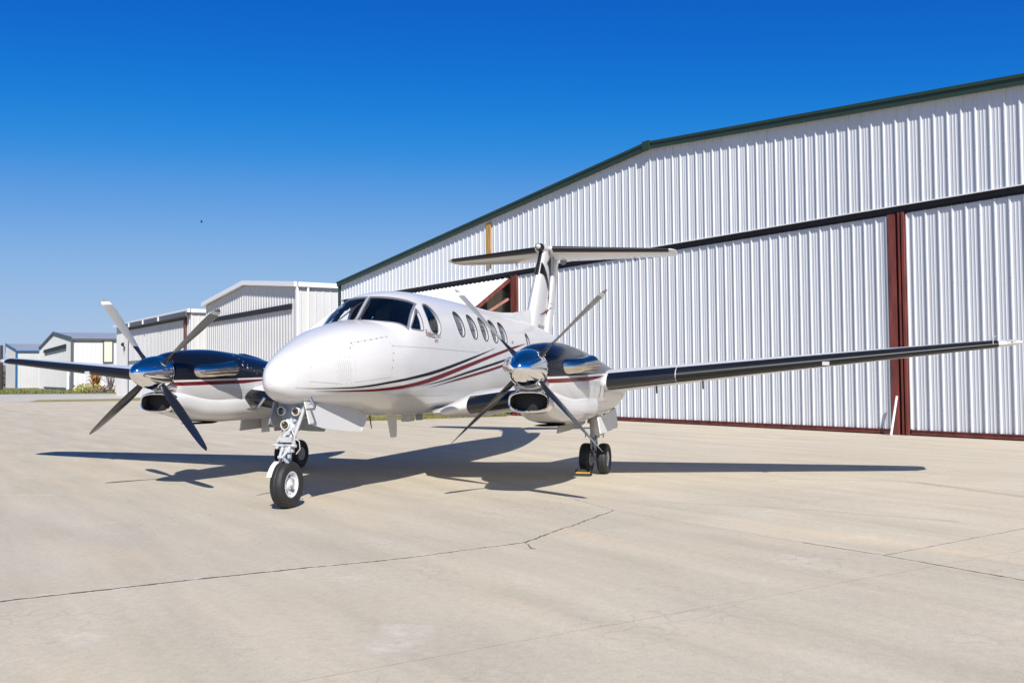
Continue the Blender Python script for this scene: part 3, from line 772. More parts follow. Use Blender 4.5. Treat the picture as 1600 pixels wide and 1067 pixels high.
for s_ in (1, -1): br.hexa([Vector(p) for p in ((4.26, s_ * .175, 1.02), (4.26, s_ * .19, 1.02), (4.44, s_ * .20, 1.06), (4.44, s_ * .185, 1.06), (4.24, s_ * .20, 1.20), (4.24, s_ * .215, 1.20), (4.45, s_ * .22, 1.20), (4.45, s_ * .205, 1.20))])
br.build('light_bracket', 'gear_grey', nose)
def lamp(c, r):
    h_ = MB(); h_.lathe(c, (1, 0, 0), [(-.05, r * .6), (-.02, r * 1.12), (.028, r * 1.14), (.030, r * .96), (.012, r * .95)], 26); o = h_.build('landing_light', 'rim', nose)
    k_ = MB(); k_.lathe(c, (1, 0, 0), [(-.05, .002), (-.045, r * .3), (-.03, r * .62), (.0, r * .88), (.012, r * .95)], 26); k_.lathe(Vector(c) + Vector((-.03, 0, 0)), (1, 0, 0), [(0, .012), (.02, .012), (.021, .001)], 8)
    k_.build('lamp_reflector', 'amber', nose)
    l_ = MB(); l_.lathe(c, (1, 0, 0), [(.012, r * .95), (.020, r * .6), (.023, .001)], 26); l_.build('lamp_lens', 'lens', nose)
lamp((4.50, -.105, 1.117), .044); lamp((4.50, .085, 1.112), .044); lamp((4.50, -.055, .953), .050)
wheel(nose, (4.57, 0, .272), .272, .165, .152, 'rim', 1)
fe = MB(); fe.loft([[Vector((4.57 + (.292) * math.cos(a), y_, .27 + .292 * math.sin(a))) for y_ in (-.105, -.075, -.04)] for a in [math.radians(k) for k in (22, 34, 46, 58, 70)]], 0, False, False, True, closed=False)
fe.build('mud_guard', 'white_satin', nose)
for sd_, splay in ((1, .06), (-1, .06)):
    d = MB(); P = []
    for x, zt_, zb in ((4.52, 1.225, .965), (4.2, 1.20, .90), (3.6, 1.15, .83), (3.2, 1.10, .80), (3.03, 1.06, .96)):
        P.append([Vector((x, sd_ * .21, zt_)), Vector((x, sd_ * (.215 + splay), zb)), Vector((x, sd_ * (.197 + splay), zb)), Vector((x, sd_ * .192, zt_))])
    d.loft(P, 0, sm=False); d.build('gear_door', 'white_satin' if sd_ > 0 else 'gear_grey', plane)
well = MB(); well.loft([[Vector((x, y, hermite(FST, x)[0] - .004 + .10 * abs(y) ** 2)) for y in (-.2, -.1, 0, .1, .2)] for x in [3.05 + .1 * i for i in range(14)]], 0, False, False, True, closed=False); well.build('wheel_well_shade', 'dark', plane)  # near-black sheet under the belly paints in the shade of an open well
for sd_ in (1, -1):
    cy = sd_ * 2.615; g = MB()
    g.tube([(.10, cy, 1.15), (.05, cy, .80), (.02, cy, .58)], [.075, .072, .065], 18)
    g.tube([(.02, cy, .60), (.02, cy, .55)], .078, 18); g.tube([(.0, cy, .36), (.0, cy, .24)], [.05, .06], 16)
    g.tube([(.0, cy - .20, .228), (.0, cy + .20, .228)], .035, 14)
    for y_ in (-.05, .05):
        g.tube([(.08, cy + y_, .56), (.16, cy + y_ * .4, .45)], .016, 8); g.tube([(.16, cy + y_ * .4, .45), (.05, cy + y_, .32)], .016, 8)
        g.tube([(.0, cy + y_ * 2, .78), (-.35, cy + y_ * 2.4, 1.02)], .022, 8)
    g.lathe((.03, cy - .045, .228), (0, -1, 0), [(0, .03), (0, .10), (.05, .10), (.05, .03)], 24); g.lathe((.03, cy + .045, .228), (0, 1, 0), [(0, .03), (0, .10), (.05, .10), (.05, .03)], 24)
    for k in range(5): g.lathe((.09, cy - .05 + .025 * k, .30 - .05 * (k % 3)), (1, 0, 0), [(0, .016), (.03, .016), (.031, .001)], 8)
    for y_ in (-.10, .12): g.tube([(.10, cy + y_, .62), (.10, cy + y_ * 1.25, .60), (.10, cy + y_ * 1.25, .555)], .010, 6)
    mg = g.build('main_gear', 'gear', plane, ang=40)
    o_ = MB(); o_.tube([(.02, cy, .56), (.005, cy, .34)], .044, 16); o_.build('oleo_strut', 'blue_oil', mg)
    for hp_ in ([(.10, cy + .03, .58), (.13, cy + .05, .45), (.08, cy + .02, .33)], [(.10, cy - .03, .56), (.14, cy - .05, .42), (.08, cy - .03, .30)]):
        h_ = MB(); h_.tube(hp_, .009, 6); h_.build('brake_hose', 'ring', mg)
    for y_ in (-.135, .135): wheel(mg, (0, cy + y_, .232), .232, .150, .108, 'rim', 1)
    dr = MB()
    yo_ = cy + sd_ * .185
    PL = ((-.07, .625), (.07, .615), (.078, .80), (.045, .87), (-.035, .875), (-.075, .84))
    dr.loft([[Vector((.52, yo_ + sd_ * yy, zz)) for yy, zz in PL], [Vector((.50, yo_ + sd_ * yy, zz)) for yy, zz in PL]], 0, sm=False)
    dr.hexa([Vector(p) for p in ((.05, cy + sd_ * .05, .66), (.05, cy + sd_ * .07, .66), (.50, yo_, .70), (.50, yo_ - sd_ * .02, .70), (.05, cy + sd_ * .05, .70), (.05, cy + sd_ * .07, .70), (.50, yo_, .74), (.50, yo_ - sd_ * .02, .74))])
    dr.build('strut_door', 'white_satin', mg)
    for q in (1, -1):
        d = MB(); P = []
        for x, zt_, zb in ((1.05, .90, .67), (.4, .93, .68), (-.12, .99, .71), (-.16, 1.0, .73)) if q * sd_ > 0 else ((1.05, .90, .67), (.4, .92, .675), (-.3, .99, .70), (-.66, 1.04, .73)):
            P.append([Vector((x, cy + q * .29, zt_)), Vector((x, cy + q * .325, zb)), Vector((x, cy + q * .305, zb)), Vector((x, cy + q * .27, zt_))])
        d.loft(P, 0, sm=False); d.build('gear_door', 'panel_grey' if q * sd_ < 0 else 'white_satin', plane)

# ================================================================== HANGARS (one row, fronts in one line)
WA, WD = .9028, 12.8513
WN = Vector((-math.sin(WA), math.cos(WA), 0)); WT = Vector((math.cos(WA), math.sin(WA), 0))
def wp(s, d=0, z=0): return WN * (WD + d) + WT * s + Vector((0, 0, z))
M['sheet'] = pmat('white_steel_sheet', (.545, .57, .60), .34, metal=.0, coat=.0, var=.06, vscale=.5, stretch=(1, 1, .15), bump=.02, bscale=1.5)
def add_screws(m, pitch):
    nt = m.node_tree; b = nt.nodes['Principled BSDF']; src = b.inputs['Base Color'].links[0].from_socket
    sp = nd(nt, 'ShaderNodeSeparateXYZ', {0: nd(nt, 'ShaderNodeTexCoord').outputs['Object']})
    fx = mth(nt, 'FRACT', mth(nt, 'DIVIDE', mth(nt, 'ADD', sp.outputs[0], 100.), pitch)); dx = mth(nt, 'MULTIPLY', mth(nt, 'ABSOLUTE', mth(nt, 'SUBTRACT', fx, .40)), pitch)
    fz = mth(nt, 'FRACT', mth(nt, 'DIVIDE', mth(nt, 'ADD', sp.outputs[2], .12), 1.45)); dz = mth(nt, 'MULTIPLY', mth(nt, 'ABSOLUTE', mth(nt, 'SUBTRACT', fz, .5)), 1.45)
    k = mth(nt, 'MULTIPLY', mth(nt, 'LESS_THAN', mth(nt, 'MAXIMUM', dx, dz), .013), .75)
    st = nd(nt, 'ShaderNodeMapping', {'Vector': nd(nt, 'ShaderNodeTexCoord').outputs['Object'], 'Scale': (4.5, 1, .16)}).outputs[0]
    n = nd(nt, 'ShaderNodeTexNoise', {'Vector': st, 'Scale': 1., 'Detail': 6., 'Roughness': .7}).outputs[0]
    dirt = nd(nt, 'ShaderNodeMapRange', {0: n, 1: .54, 2: .75, 3: 0., 4: .35}).outputs[0]
    c = mixc(nt, dirt, src, (.40, .385, .36, 1)); c = mixc(nt, k, c, (.20, .19, .19, 1)); nt.links.new(c, b.inputs['Base Color'])
add_screws(M['sheet'], .332)
M['sheet_far'] = pmat('grey_white_sheet', (.53, .53, .525), .5, var=.05, vscale=.4)
M['sheet_grey'] = pmat('grey_sheet', (.60, .595, .59), .5, var=.05, vscale=.4)
M['sheet_door'] = pmat('door_outer_sheet', (.74, .74, .74), .4, var=.05, vscale=.6)
M['green'] = pmat('green_trim', (.020, .042, .024), .45, coat=.0, var=.1, vscale=.7)
M['whitetrim'] = pmat('white_trim', (.72, .72, .72), .4)
M['header'] = pmat('black_header', (.010, .010, .013), .6, var=.3, vscale=1.5)
M['rust'] = pmat('red_oxide_steel', (.15, .035, .026), .6, var=.45, vscale=2.2, stretch=(3, 3, .5), bump=.2, bscale=12)
M['orange'] = pmat('orange_truss', (.48, .16, .07), .55, var=.25, vscale=6)
M['pink'] = pmat('faded_primer', (.36, .17, .13), .6, var=.2, vscale=6)
M['roofmetal'] = pmat('roof_sheet', (.36, .37, .40), .4, metal=.2, var=.08, vscale=.5)
M['bluetrim'] = pmat('blue_trim', (.02, .11, .26), .4)
M['greytrim'] = pmat('dark_grey_trim', (.085, .09, .105), .5)
M['wood'] = pmat('bare_plywood', (.42, .24, .07), .7, var=.35, vscale=3, stretch=(8, 8, .8))
M['palewin'] = pmat('pale_window', (.62, .62, .50), .35)
M['pvc'] = pmat('white_pvc', (.8, .8, .79), .35)
M['inwall'] = pmat('inside_sheet', (.75, .72, .66), .6, var=.2, vscale=1, stretch=(6, 6, .3))  # raised pale base colour stands in for daylight inside the hangar
M['hfloor'] = pmat('hangar_floor', (.25, .24, .22), .7, var=.1, vscale=1)
RIB = [(0, 0), (.042, 0), (.064, .038), (.088, .038), (.110, 0), (.168, 0), (.176, .008), (.190, .008), (.198, 0), (.246, 0), (.254, .008), (.268, .008), (.276, 0)]
PITCH = .332
RIBF = [(0, 0), (.06, 0), (.09, .04), (.13, .04), (.16, 0)]
def sheet(m_, s0, s1, zb, zt, d0=0., mi=0, prof=RIB, pitch=PITCH, fn=None, phase=0.):
    """ribbed sheet from s0 to s1; zb, zt functions of s; ribs face -depth"""
    k0 = math.floor((s0 - phase) / pitch); S_ = [(s0, 0.)]
    k = k0
    while phase + k * pitch < s1:
        for u, h in prof:
            s = phase + k * pitch + u
            if s0 < s < s1: S_.append((s, h))
        k += 1
    S_.append((s1, 0.))
    if fn is None: fn = lambda s, d, z: Vector((s, d, z))
    A = [fn(s, d0 - h, zb(s)) for s, h in S_]; B = [fn(s, d0 - h, zt(s)) for s, h in S_]
    m_.loft([A, B], mi, False, False, False, closed=False)
    return m_
def hangar(name, label, o_s):
    h = empty(name, wp(o_s), WA); return tag(h, label, 'hangar')
# ---- the big hangar; local frame origin at wall line s=0
big = hangar('hangar', 'large ribbed white metal hangar with green roof trim and red steel columns behind the airplane', 0)
SL, SP, SR = -32.26, -8.86, 14.74; ZE, ZPk = 6.29, 8.66; ZR = ZPk - .083 * (SR - SP)
def rake(s): return ZE + (s - SL) * (ZPk - ZE) / (SP - SL) if s < SP else ZPk + (s - SP) * (ZR - ZPk) / (SR - SP)
f = MB(); 
sheet(f, SL, SP, lambda s: 5.47, rake); sheet(f, SP, SR, lambda s: 5.47, rake)
sheet(f, SL, SL + .35, lambda s: 0., lambda s: 5.47)
f.build('facade', 'sheet', big, fix=False)
dp = MB(); dp.box(((SL + SR) / 2, -.028, 5.458), (SR - SL, .05, .022)); dp.build('drip_edge', 'whitetrim', big)
for a, b, za, zb in ((SL - .12, SP + .12, rake(SL) - .012, ZPk + .012), (SP - .12, SR + .12, ZPk + .010, ZR)):
    g = MB(); 
    D0, D1 = -.17, .05
    g.hexa([Vector((a, D0, za - .13)), Vector((b, D0, zb - .13)), Vector((b, D1, zb - .10)), Vector((a, D1, za - .10)), Vector((a, D0, za + .07)), Vector((b, D0, zb + .07)), Vector((b, D1, zb + .09)), Vector((a, D1, za + .09))])
    g.hexa([Vector((a, D0 - .03, za + .02)), Vector((b, D0 - .03, zb + .02)), Vector((b, D0, zb + .02)), Vector((a, D0, za + .02)), Vector((a, D0 - .03, za + .095)), Vector((b, D0 - .03, zb + .095)), Vector((b, D0 + .0, zb + .10)), Vector((a, D0 + .0, za + .10))])
    g.build('rake_trim', 'green', big)
g = MB(); g.box((SP, -.205, ZPk - .02), (.32, .06, .26)); g.build('ridge_cap', 'green', big)
g = MB(); g.box((SL - .03, -.03, 3.1), (.16, .16, 6.2)); g.build('corner_trim', 'green', big)
r = MB()
for a, b, za, zb in ((SL, SP, ZE, ZPk), (SP, SR, ZPk, ZR)):
    r.hexa([Vector((a, .05, za - .02)), Vector((b, .05, zb - .02)), Vector((b, 34, zb - .02)), Vector((a, 34, za - .02)), Vector((a, .05, za + .06)), Vector((b, .05, zb + .06)), Vector((b, 34, zb + .06)), Vector((a, 34, za + .06))])
r.build('roof', 'roofmetal', big)
wl = MB(); wl.box((SL + .05, 17, 3.2), (.1, 33.8, 6.4)); wl.box((SR - .05, 17, 3.3), (.1, 33.8, 6.6)); wl.box(((SL + SR) / 2, 33.95, 3.2), (SR - SL - .3, .1, 6.4)); wl.build('side_wall', 'sheet', big)
hb = MB(); hb.box(((SL + SR) / 2, .16, 5.375), (SR - SL - .3, .20, .15)); hb.box(((SL + SR) / 2, .09, 5.30), (SR - SL - .3, .06, .05)); hb.box(((SL + SR) / 2, .42, 5.30), (SR - SL - .3, .30, .36)); hb.build('header_beam', 'header', big)
for s_ in (-.36, -16.62):
    c = MB(); c.box((s_ - .11, .055, 2.65), (.20, .05, 5.30)); c.box((s_ + .10, .055, 2.65), (.045, .09, 5.30)); c.box((s_ + .03, .15, 2.65), (.30, .04, 5.30)); c.box((s_ + .21, .05, 2.65), (.06, .11, 5.30)); c.box((s_ + .02, .30, 2.65), (.42, .10, 5.30))
    c.build('door_column', 'rust', big)
def slider(s0, s1):
    d = MB(); sheet(d, s0, s1, lambda s: .13, lambda s: 5.275, .10); o = d.build('hangar_door', 'sheet', big, fix=False)
    k = MB(); k.box(((s0 + s1) / 2, .10, .075), (s1 - s0, .09, .10)); k.box(((s0 + s1) / 2, .06, .125), (s1 - s0, .05, .02)); k.build('door_sill', 'rust', o)
    k = MB(); k.box(((s0 + s1) / 2, .13, 5.29), (s1 - s0 - .02, .03, .03)); k.box((s0 - .0, .09, 2.7), (.03, .07, 5.1)); k.box((s1 + .0, .09, 2.7), (.03, .07, 5.1)); k.build('door_frame', 'whitetrim', o)
slider(-16.33, -.62); slider(-.08, SR - .25)
# open door, hinged at the header and swung out
HX, HZ = .10, 5.25; ang = math.radians(53.1); DL = 4.60
def op(s, d, v): return Vector((s, HX - v * math.sin(ang) + d * math.cos(ang), HZ - v * math.cos(ang) + d * math.sin(ang) * -1 * -1 * -1 if False else HZ - v * math.cos(ang) + (-d) * math.sin(ang)))
d = MB(); sheet(d, SL + .04, -17.0, lambda s: DL, lambda s: .06, 0., fn=lambda s, dd, v: op(s, dd, v)); od = d.build('open_door', 'sheet_door', big, fix=False)
tr_ = MB()
def bar(p, q, w_=.07):
    p, q = Vector(p), Vector(q); L_ = (q - p).length; rot = (q - p).to_track_quat('X', 'Z').to_matrix(); tr_.box((p + q) / 2, (L_, w_, w_), 0, rot)
bar(op(-17.0, .08, .05), op(-17.0, .08, DL), .11); bar(op(SL + .04, .08, .05), op(SL + .04, .08, DL), .10)
for v_ in (1.2, 2.4, 3.6): bar(op(SL + .04, .10, v_), op(-17.1, .10, v_), .06)
tr_.build('door_frame', 'rust', od)
tr_ = MB()
bar(op(SL + .04, .02, DL), op(-17, .02, DL), .08); bar(op(SL + .04, .44, DL), op(-17, .44, DL), .07)
k = 0; s_ = SL + .04
while s_ < -17.6:
    bar(op(s_, .02 if k % 2 else .44, DL), op(s_ + .55, .44 if k % 2 else .02, DL), .05); bar(op(s_, .02, DL), op(s_, .44, DL), .05); s_ += .55; k += 1
tr_.build('door_truss', 'orange', od)
tr_ = MB(); bar((-16.95, .0, 4.42), op(-17.0, .25, 3.4), .09); tr_.build('door_strut', 'pink', od)
inn = MB(); inn.box((-23.9, 4.0, 2.72), (1.25, .15, 5.44)); inn.build('inside_partition', 'inwall', big)
inn = MB(); inn.box(((SL + SR) / 2, 17, .012), (SR - SL - .4, 33.4, .02)); inn.build('hangar_floor', 'hfloor', big)
# plank on the facade, pipe by the column
p = MB(); p.box((0, 0, 0), (.30, .035, 1.72)); pl = p.build('wooden_plank', 'wood'); pl.location = wp(-18.2, -.055, 6.62); pl.rotation_euler = (0, 0, WA)
tag(pl, 'narrow bare plywood board fixed upright on the hangar facade above the open door', 'board')
p = MB(); p.tube([(-.10, 0, .005), (.0, .12, .93)], .028, 12); pp = p.build('plastic_pipe', 'pvc'); pp.location = wp(-.32, -.24, 0); pp.rotation_euler = (0, 0, WA)
tag(pp, 'short white plastic pipe leaning against the red steel column of the hangar', 'pipe')

def box_hangar(name, label, o_s, s0, s1, zl, zp, zr, depth, m_, trim, peak=None):
    h = hangar(name, label, o_s); pk = (s0 + s1) / 2 if peak is None else peak
    f = MB()
    def rk(s): return zl + (s - s0) * (zp - zl) / (pk - s0) if s < pk else zp + (s - pk) * (zr - zp) / (s1 - pk)
    sheet(f, s0, pk, lambda s: 0, rk, prof=RIBF, pitch=.45); sheet(f, pk, s1, lambda s: 0, rk, prof=RIBF, pitch=.45); f.build('facade', m_, h, fix=False)
    w_ = MB()
    sheet(w_, 0, depth, lambda s: 0, lambda s: zr, prof=RIBF, pitch=.45, fn=lambda s, d, z: Vector((s1 - d, s, z)))
    w_.box((s0 + .05, depth / 2, zl / 2), (.1, depth - .1, zl)); w_.box(((s0 + s1) / 2, depth - .05, zl / 2), (s1 - s0 - .3, .1, zl)); w_.build('side_wall', m_, h, fix=False)
    r = MB()
    for a, b, za, zb in ((s0, pk, zl, zp), (pk, s1, zp, zr)):
        r.hexa([Vector((a, -.15, za)), Vector((b, -.15, zb)), Vector((b, depth, zb)), Vector((a, depth, za)), Vector((a, -.15, za + .1)), Vector((b, -.15, zb + .1)), Vector((b, depth, zb + .1)), Vector((a, depth, za + .1))])
    r.build('roof', 'roofmetal', h)
    t = MB()
    for a, b, za, zb in ((s0 - .1, pk, zl, zp), (pk, s1 + .1, zp, zr)):
        t.hexa([Vector((a, -.32, za - .12)), Vector((b, -.32, zb - .12)), Vector((b, -.16, zb - .12)), Vector((a, -.16, za - .12)), Vector((a, -.32, za + .16)), Vector((b, -.32, zb + .16)), Vector((b, -.16, zb + .16)), Vector((a, -.16, za + .16))])
    t.box((s1 + .14, depth / 2, zr + .0), (.22, depth + .2, .26)); t.build('roof_trim', trim, h)
    return h
h2 = box_hangar('hangar', 'white gabled metal hangar with black door header, next to the large green-trimmed hangar', -46.56, -8.64, 8.64, 6.72, 7.52, 6.72, 22, 'sheet_far', 'whitetrim')
m_ = MB(); m_.box((.0, -.10, 5.56), (15.6, .12, .30)); m_.build('door_header', 'header', h2)
m_ = MB(); m_.tube([(8.78, .5, 0), (8.78, .5, 6.6)], .07, 8); m_.box((8.62, -.10, 3.3), (.2, .12, 6.6)); m_.build('corner_trim', 'whitetrim', h2)
h3 = box_hangar('hangar', 'long low hangar with level roof edge, thin rust red post and number 7', -71.0, -12.3, 12.3, 6.50, 6.52, 6.52, 20, 'sheet_far', 'whitetrim', peak=0)
m_ = MB(); m_.box((1.9, -.10, 6.02), (18.4, .12, .14)); m_.build('door_header', 'header', h3)
m_ = MB(); m_.box((2.2, -.30, 6.33), (19.8, .22, .34)); m_.build('door_canopy', 'greytrim', h3)
for s_ in (-5.5, -.5, 4.5):
    k = MB(); k.box((s_, -.44, 6.32), (.22, .1, .34)); k.build('track_bracket', 'whitetrim', h3)
m_ = MB(); m_.box((11.0, -.10, 3.0), (.22, .10, 6.0)); m_.build('door_post', 'rust', h3)
for c_, d_ in (((-7.2, -.09, 3.0), (.08, .06, 6.0)), ((-2.9, -.09, 3.1), (8.4, .06, .10)), ((10.6, -.09, 3.0), (.06, .06, 6.0))):
    m_ = MB(); m_.box(c_, d_); m_.build('door_edge', 'greytrim', h3)
vs, fs = text_tris('7', 1.15)
n7 = MB(); n7.add([Vector((-9.2 + u, -.055, 3.75 + v)) for u, v in vs], fs); n7.build('number', 'header', h3)
n7 = MB(); n7.lathe((-8.9, -.12, 4.72), (0, -1, 0), [(0, .18), (.12, .18), (.2, .1), (.21, .0)], 12); n7.build('wall_lamp', 'header', h3)

def ground_px(u, v):
    r = fw + r2 * ((u - 800) / F) - u2 * ((v - 533.5) / F); return CAM + r * (-CAM.z / r.z)
# ---- grey gabled hangar and blue trimmed one, far left
def free_hangar(label, near, far, side_len, zl, zp, msheet, trim, hdr=True, win=False, half=False):
    near, far = Vector(near), Vector(far); t = (near - far).normalized(); Wd = (near - far).length
    h = tag(empty('hangar', (far.x, far.y, 0), math.atan2(t.y, t.x)), label, 'hangar')
    pk = Wd / 2 if not half else .02
    f = MB()
    def rk(s): return zl + s * (zp - zl) / pk if s < pk else zp + (s - pk) * (zl - zp) / (Wd - pk)
    for a, b in ((0, pk), (pk, Wd)):
        if b - a > .1: sheet(f, a, b, lambda s: 0, rk, prof=RIBF, pitch=.9)
    f.build('facade', msheet, h, fix=False)
    w_ = MB(); sheet(w_, 0, side_len, lambda s: 0, lambda s: zl, prof=RIBF, pitch=.6, fn=lambda s, d, z: Vector((Wd - d, s, z))); w_.box((.05, side_len / 2, zl / 2), (.1, side_len - .2, zl)); w_.box((Wd / 2, side_len - .05, zl / 2), (Wd - .4, .1, zl)); w_.build('side_wall', msheet, h, fix=False)
    r = MB()
    for a, b, za, zb in ((0, pk, zl, zp), (pk, Wd + .1, zp, zl)):
        r.hexa([Vector((a, -.05, za)), Vector((b, -.05, zb)), Vector((b, side_len, zb)), Vector((a, side_len, za)), Vector((a, -.05, za + .12)), Vector((b, -.05, zb + .12)), Vector((b, side_len, zb + .12)), Vector((a, side_len, za + .12))])
    r.build('roof', 'roofmetal', h)
    t_ = MB()
    for a, b, za, zb in ((-.2, pk, zl, zp), (pk, Wd + .2, zp, zl)):
        t_.hexa([Vector((a, -.17, za - .2)), Vector((b, -.17, zb - .2)), Vector((b, -.06, zb - .2)), Vector((a, -.06, za - .2)), Vector((a, -.17, za + .22)), Vector((b, -.17, zb + .22)), Vector((b, -.06, zb + .22)), Vector((a, -.06, za + .22))])
    t_.box((Wd + .25, side_len / 2, zl - .10), (.26, side_len + .3, .32)); t_.box((Wd + .03, -.03, (zl - .36) / 2), (.34, .34, zl - .36)); t_.build('roof_trim', trim, h)
    return h, Wd
h4, W4 = free_hangar('grey gabled hangar with dark grey trim and a tall pale side window', (-99.712, -96.732), (-132.193, -133.391), 26, 7.5, 9.35, 'sheet_grey', 'greytrim')
m_ = MB(); m_.box((W4 * .53, -.14, 6.65), (W4 * .66, .2, .55)); m_.build('door_header', 'header', h4)
m_ = MB(); m_.box((W4 * .53, -.10, .25), (W4 * .66, .12, .3)); m_.build('door_sill', 'greytrim', h4)
m_ = MB(); m_.tube([(W4 - 1.6, -.35, 0), (W4 - 1.6, -.35, 3.1)], .17, 10); m_.build('downpipe', 'whitetrim', h4)
m_ = MB(); m_.box((W4 + .12, 4.8, 5.7), (.10, 1.10, 3.1)); wn = m_.build('side_window', 'palewin', h4)
m_ = MB()
for yy in (4.17, 5.43): m_.box((W4 + .14, yy, 5.7), (.16, .16, 3.42))
for zz in (4.07, 7.33): m_.box((W4 + .14, 4.8, zz), (.16, 1.10, .16))
m_.build('frame', 'greytrim', wn)
h5, W5 = free_hangar('small white metal hangar with bright blue trim, farthest left', (-145.288, -151.703), (-152.555, -161.706), 26, 7.7, 9.4, 'sheet_far', 'bluetrim', half=True)

# ================================================================== GROUND
def concrete(name):
    m, nt, b = new_mat(name)
    tc = nd(nt, 'ShaderNodeTexCoord').outputs['Object']
    rot = nd(nt, 'ShaderNodeMapping', {'Vector': tc, 'Rotation': (0, 0, -WA)}).outputs[0]   # x along the slabs
    def noise_(vec, sc, det=6., ro=.6): return nd(nt, 'ShaderNodeTexNoise', {'Vector': vec, 'Scale': sc, 'Detail': det, 'Roughness': ro}).outputs[0]
    def rng(v, a, b_, c=0., d=1.): return nd(nt, 'ShaderNodeMapRange', {0: v, 1: a, 2: b_, 3: c, 4: d}).outputs[0]
    st = nd(nt, 'ShaderNodeMapping', {'Vector': rot, 'Scale': (.22, 1.6, 1)}).outputs[0]
    big_ = rng(noise_(tc, .22), .35, .65); mid = rng(noise_(tc, 1.1, 8.), .3, .7); stk = rng(noise_(st, 1.3, 7.), .35, .7); fine = rng(noise_(tc, 16., 7., .75), .3, .7); vf = rng(noise_(tc, 55., 5., .8), .3, .7)
    c = mixc(nt, big_, (.435, .380, .288, 1), (.412, .374, .306, 1))
    c = mixc(nt, mth(nt, 'MULTIPLY', mid, .65), c, (.48, .43, .35, 1))
    c = mixc(nt, mth(nt, 'MULTIPLY', stk, .72), c, (.335, .298, .238, 1))
    # warm stains and pale patches with outlines of their own
    wst_ = rng(noise_(st, .8, 5.), .56, .70); c = mixc(nt, mth(nt, 'MULTIPLY', wst_, .6), c, (.50, .41, .29, 1))
    pale = rng(noise_(tc, .9, 9., .7), .60, .72); c = mixc(nt, mth(nt, 'MULTIPLY', pale, .40), c, (.60, .57, .52, 1))
    dk = rng(noise_(tc, 2.7, 9., .72), .62, .74); c = mixc(nt, mth(nt, 'MULTIPLY', dk, .5), c, (.25, .22, .18, 1))
    gm = nd(nt, 'ShaderNodeMix', data_type='RGBA', blend_type='MULTIPLY')
    nt.links.new(c, gm.inputs[6]); gm.inputs[0].default_value = 1.
    sp_ = nd(nt, 'ShaderNodeMapRange', {0: mth(nt, 'MULTIPLY_ADD', fine, .45, mth(nt, 'MULTIPLY', vf, .55)), 1: 0., 2: 1., 3: .80, 4: 1.22}).outputs[0]
    cmb = nd(nt, 'ShaderNodeCombineColor', {0: sp_, 1: sp_, 2: sp_}).outputs[0]; nt.links.new(cmb, gm.inputs[7]); c = gm.outputs[2]
    # scaled (map-cracked) areas
    vo = nd(nt, 'ShaderNodeTexVoronoi', {'Vector': mixc(nt, .25, tc, nd(nt, 'ShaderNodeTexNoise', {'Vector': tc, 'Scale': 3.}).outputs['Color']), 'Scale': 6.5}, feature='DISTANCE_TO_EDGE').outputs[0]
    cell = mth(nt, 'MULTIPLY', rng(vo, .0, .05, 1., 0.), rng(noise_(tc, .55, 3.), .55, .62)); c = mixc(nt, mth(nt, 'MULTIPLY', cell, .35), c, (.25, .22, .19, 1))
    # neighbouring pours differ a little in tone
    sxr = nd(nt, 'ShaderNodeSeparateXYZ', {0: rot}); tcoord, ncoord = sxr.outputs[0], sxr.outputs[1]
    s1 = mth(nt, 'GREATER_THAN', ncoord, JN); s2 = mth(nt, 'GREATER_THAN', tcoord, 6.3)
    tone = mth(nt, 'MULTIPLY_ADD', s1, .065, mth(nt, 'MULTIPLY_ADD', s2, .04, 1.12))
    gm2 = nd(nt, 'ShaderNodeMix', data_type='RGBA', blend_type='MULTIPLY'); gm2.inputs[0].default_value = 1.; nt.links.new(c, gm2.inputs[6])
    nt.links.new(nd(nt, 'ShaderNodeCombineColor', {0: tone, 1: tone, 2: tone}).outputs[0], gm2.inputs[7]); c = gm2.outputs[2]
    # joints and cracks: straight segments with ragged edges
    sx = nd(nt, 'ShaderNodeSeparateXYZ', {0: tc}); X, Y_ = sx.outputs[0], sx.outputs[1]
    wob = mth(nt, 'MULTIPLY_ADD', noise_(tc, 9., 5., .7), .10, -.05); wob2 = mth(nt, 'MULTIPLY_ADD', noise_(tc, 1.2, 3.), .14, -.07)
    tot = None; halo = None
    for (x0, y0), (x1, y1), wd, amp, dens, ext in CRACKS:
        L_ = math.hypot(x1 - x0, y1 - y0); ux, uy = (x1 - x0) / L_, (y1 - y0) / L_
        dx = mth(nt, 'SUBTRACT', X, x0); dy = mth(nt, 'SUBTRACT', Y_, y0)
        al = mth(nt, 'ADD', mth(nt, 'MULTIPLY', dx, ux), mth(nt, 'MULTIPLY', dy, uy))
        ac = mth(nt, 'ADD', mth(nt, 'MULTIPLY', dx, -uy), mth(nt, 'MULTIPLY', dy, ux))
        ac = mth(nt, 'ADD', ac, mth(nt, 'MULTIPLY', mth(nt, 'ADD', wob, wob2), amp))
        e = mth(nt, 'ABSOLUTE', ac); wv = mth(nt, 'MULTIPLY', rng(noise_(tc, 5., 4., .7), .3, .7, .25, 1.3), wd)
        k = mth(nt, 'LESS_THAN', e, wv)
        k = mth(nt, 'MULTIPLY', k, mth(nt, 'MULTIPLY', mth(nt, 'GREATER_THAN', al, 0.), mth(nt, 'LESS_THAN', al, L_)))
        k = mth(nt, 'MULTIPLY', k, dens)
        tot = k if tot is None else mth(nt, 'MAXIMUM', tot, k)
        if dens > .65:
            hk = mth(nt, 'MULTIPLY', mth(nt, 'LESS_THAN', e, mth(nt, 'MULTIPLY', wv, 3.6)), mth(nt, 'MULTIPLY', mth(nt, 'GREATER_THAN', al, 0.), mth(nt, 'LESS_THAN', al, L_)))
            halo = hk if halo is None else mth(nt, 'MAXIMUM', halo, hk)
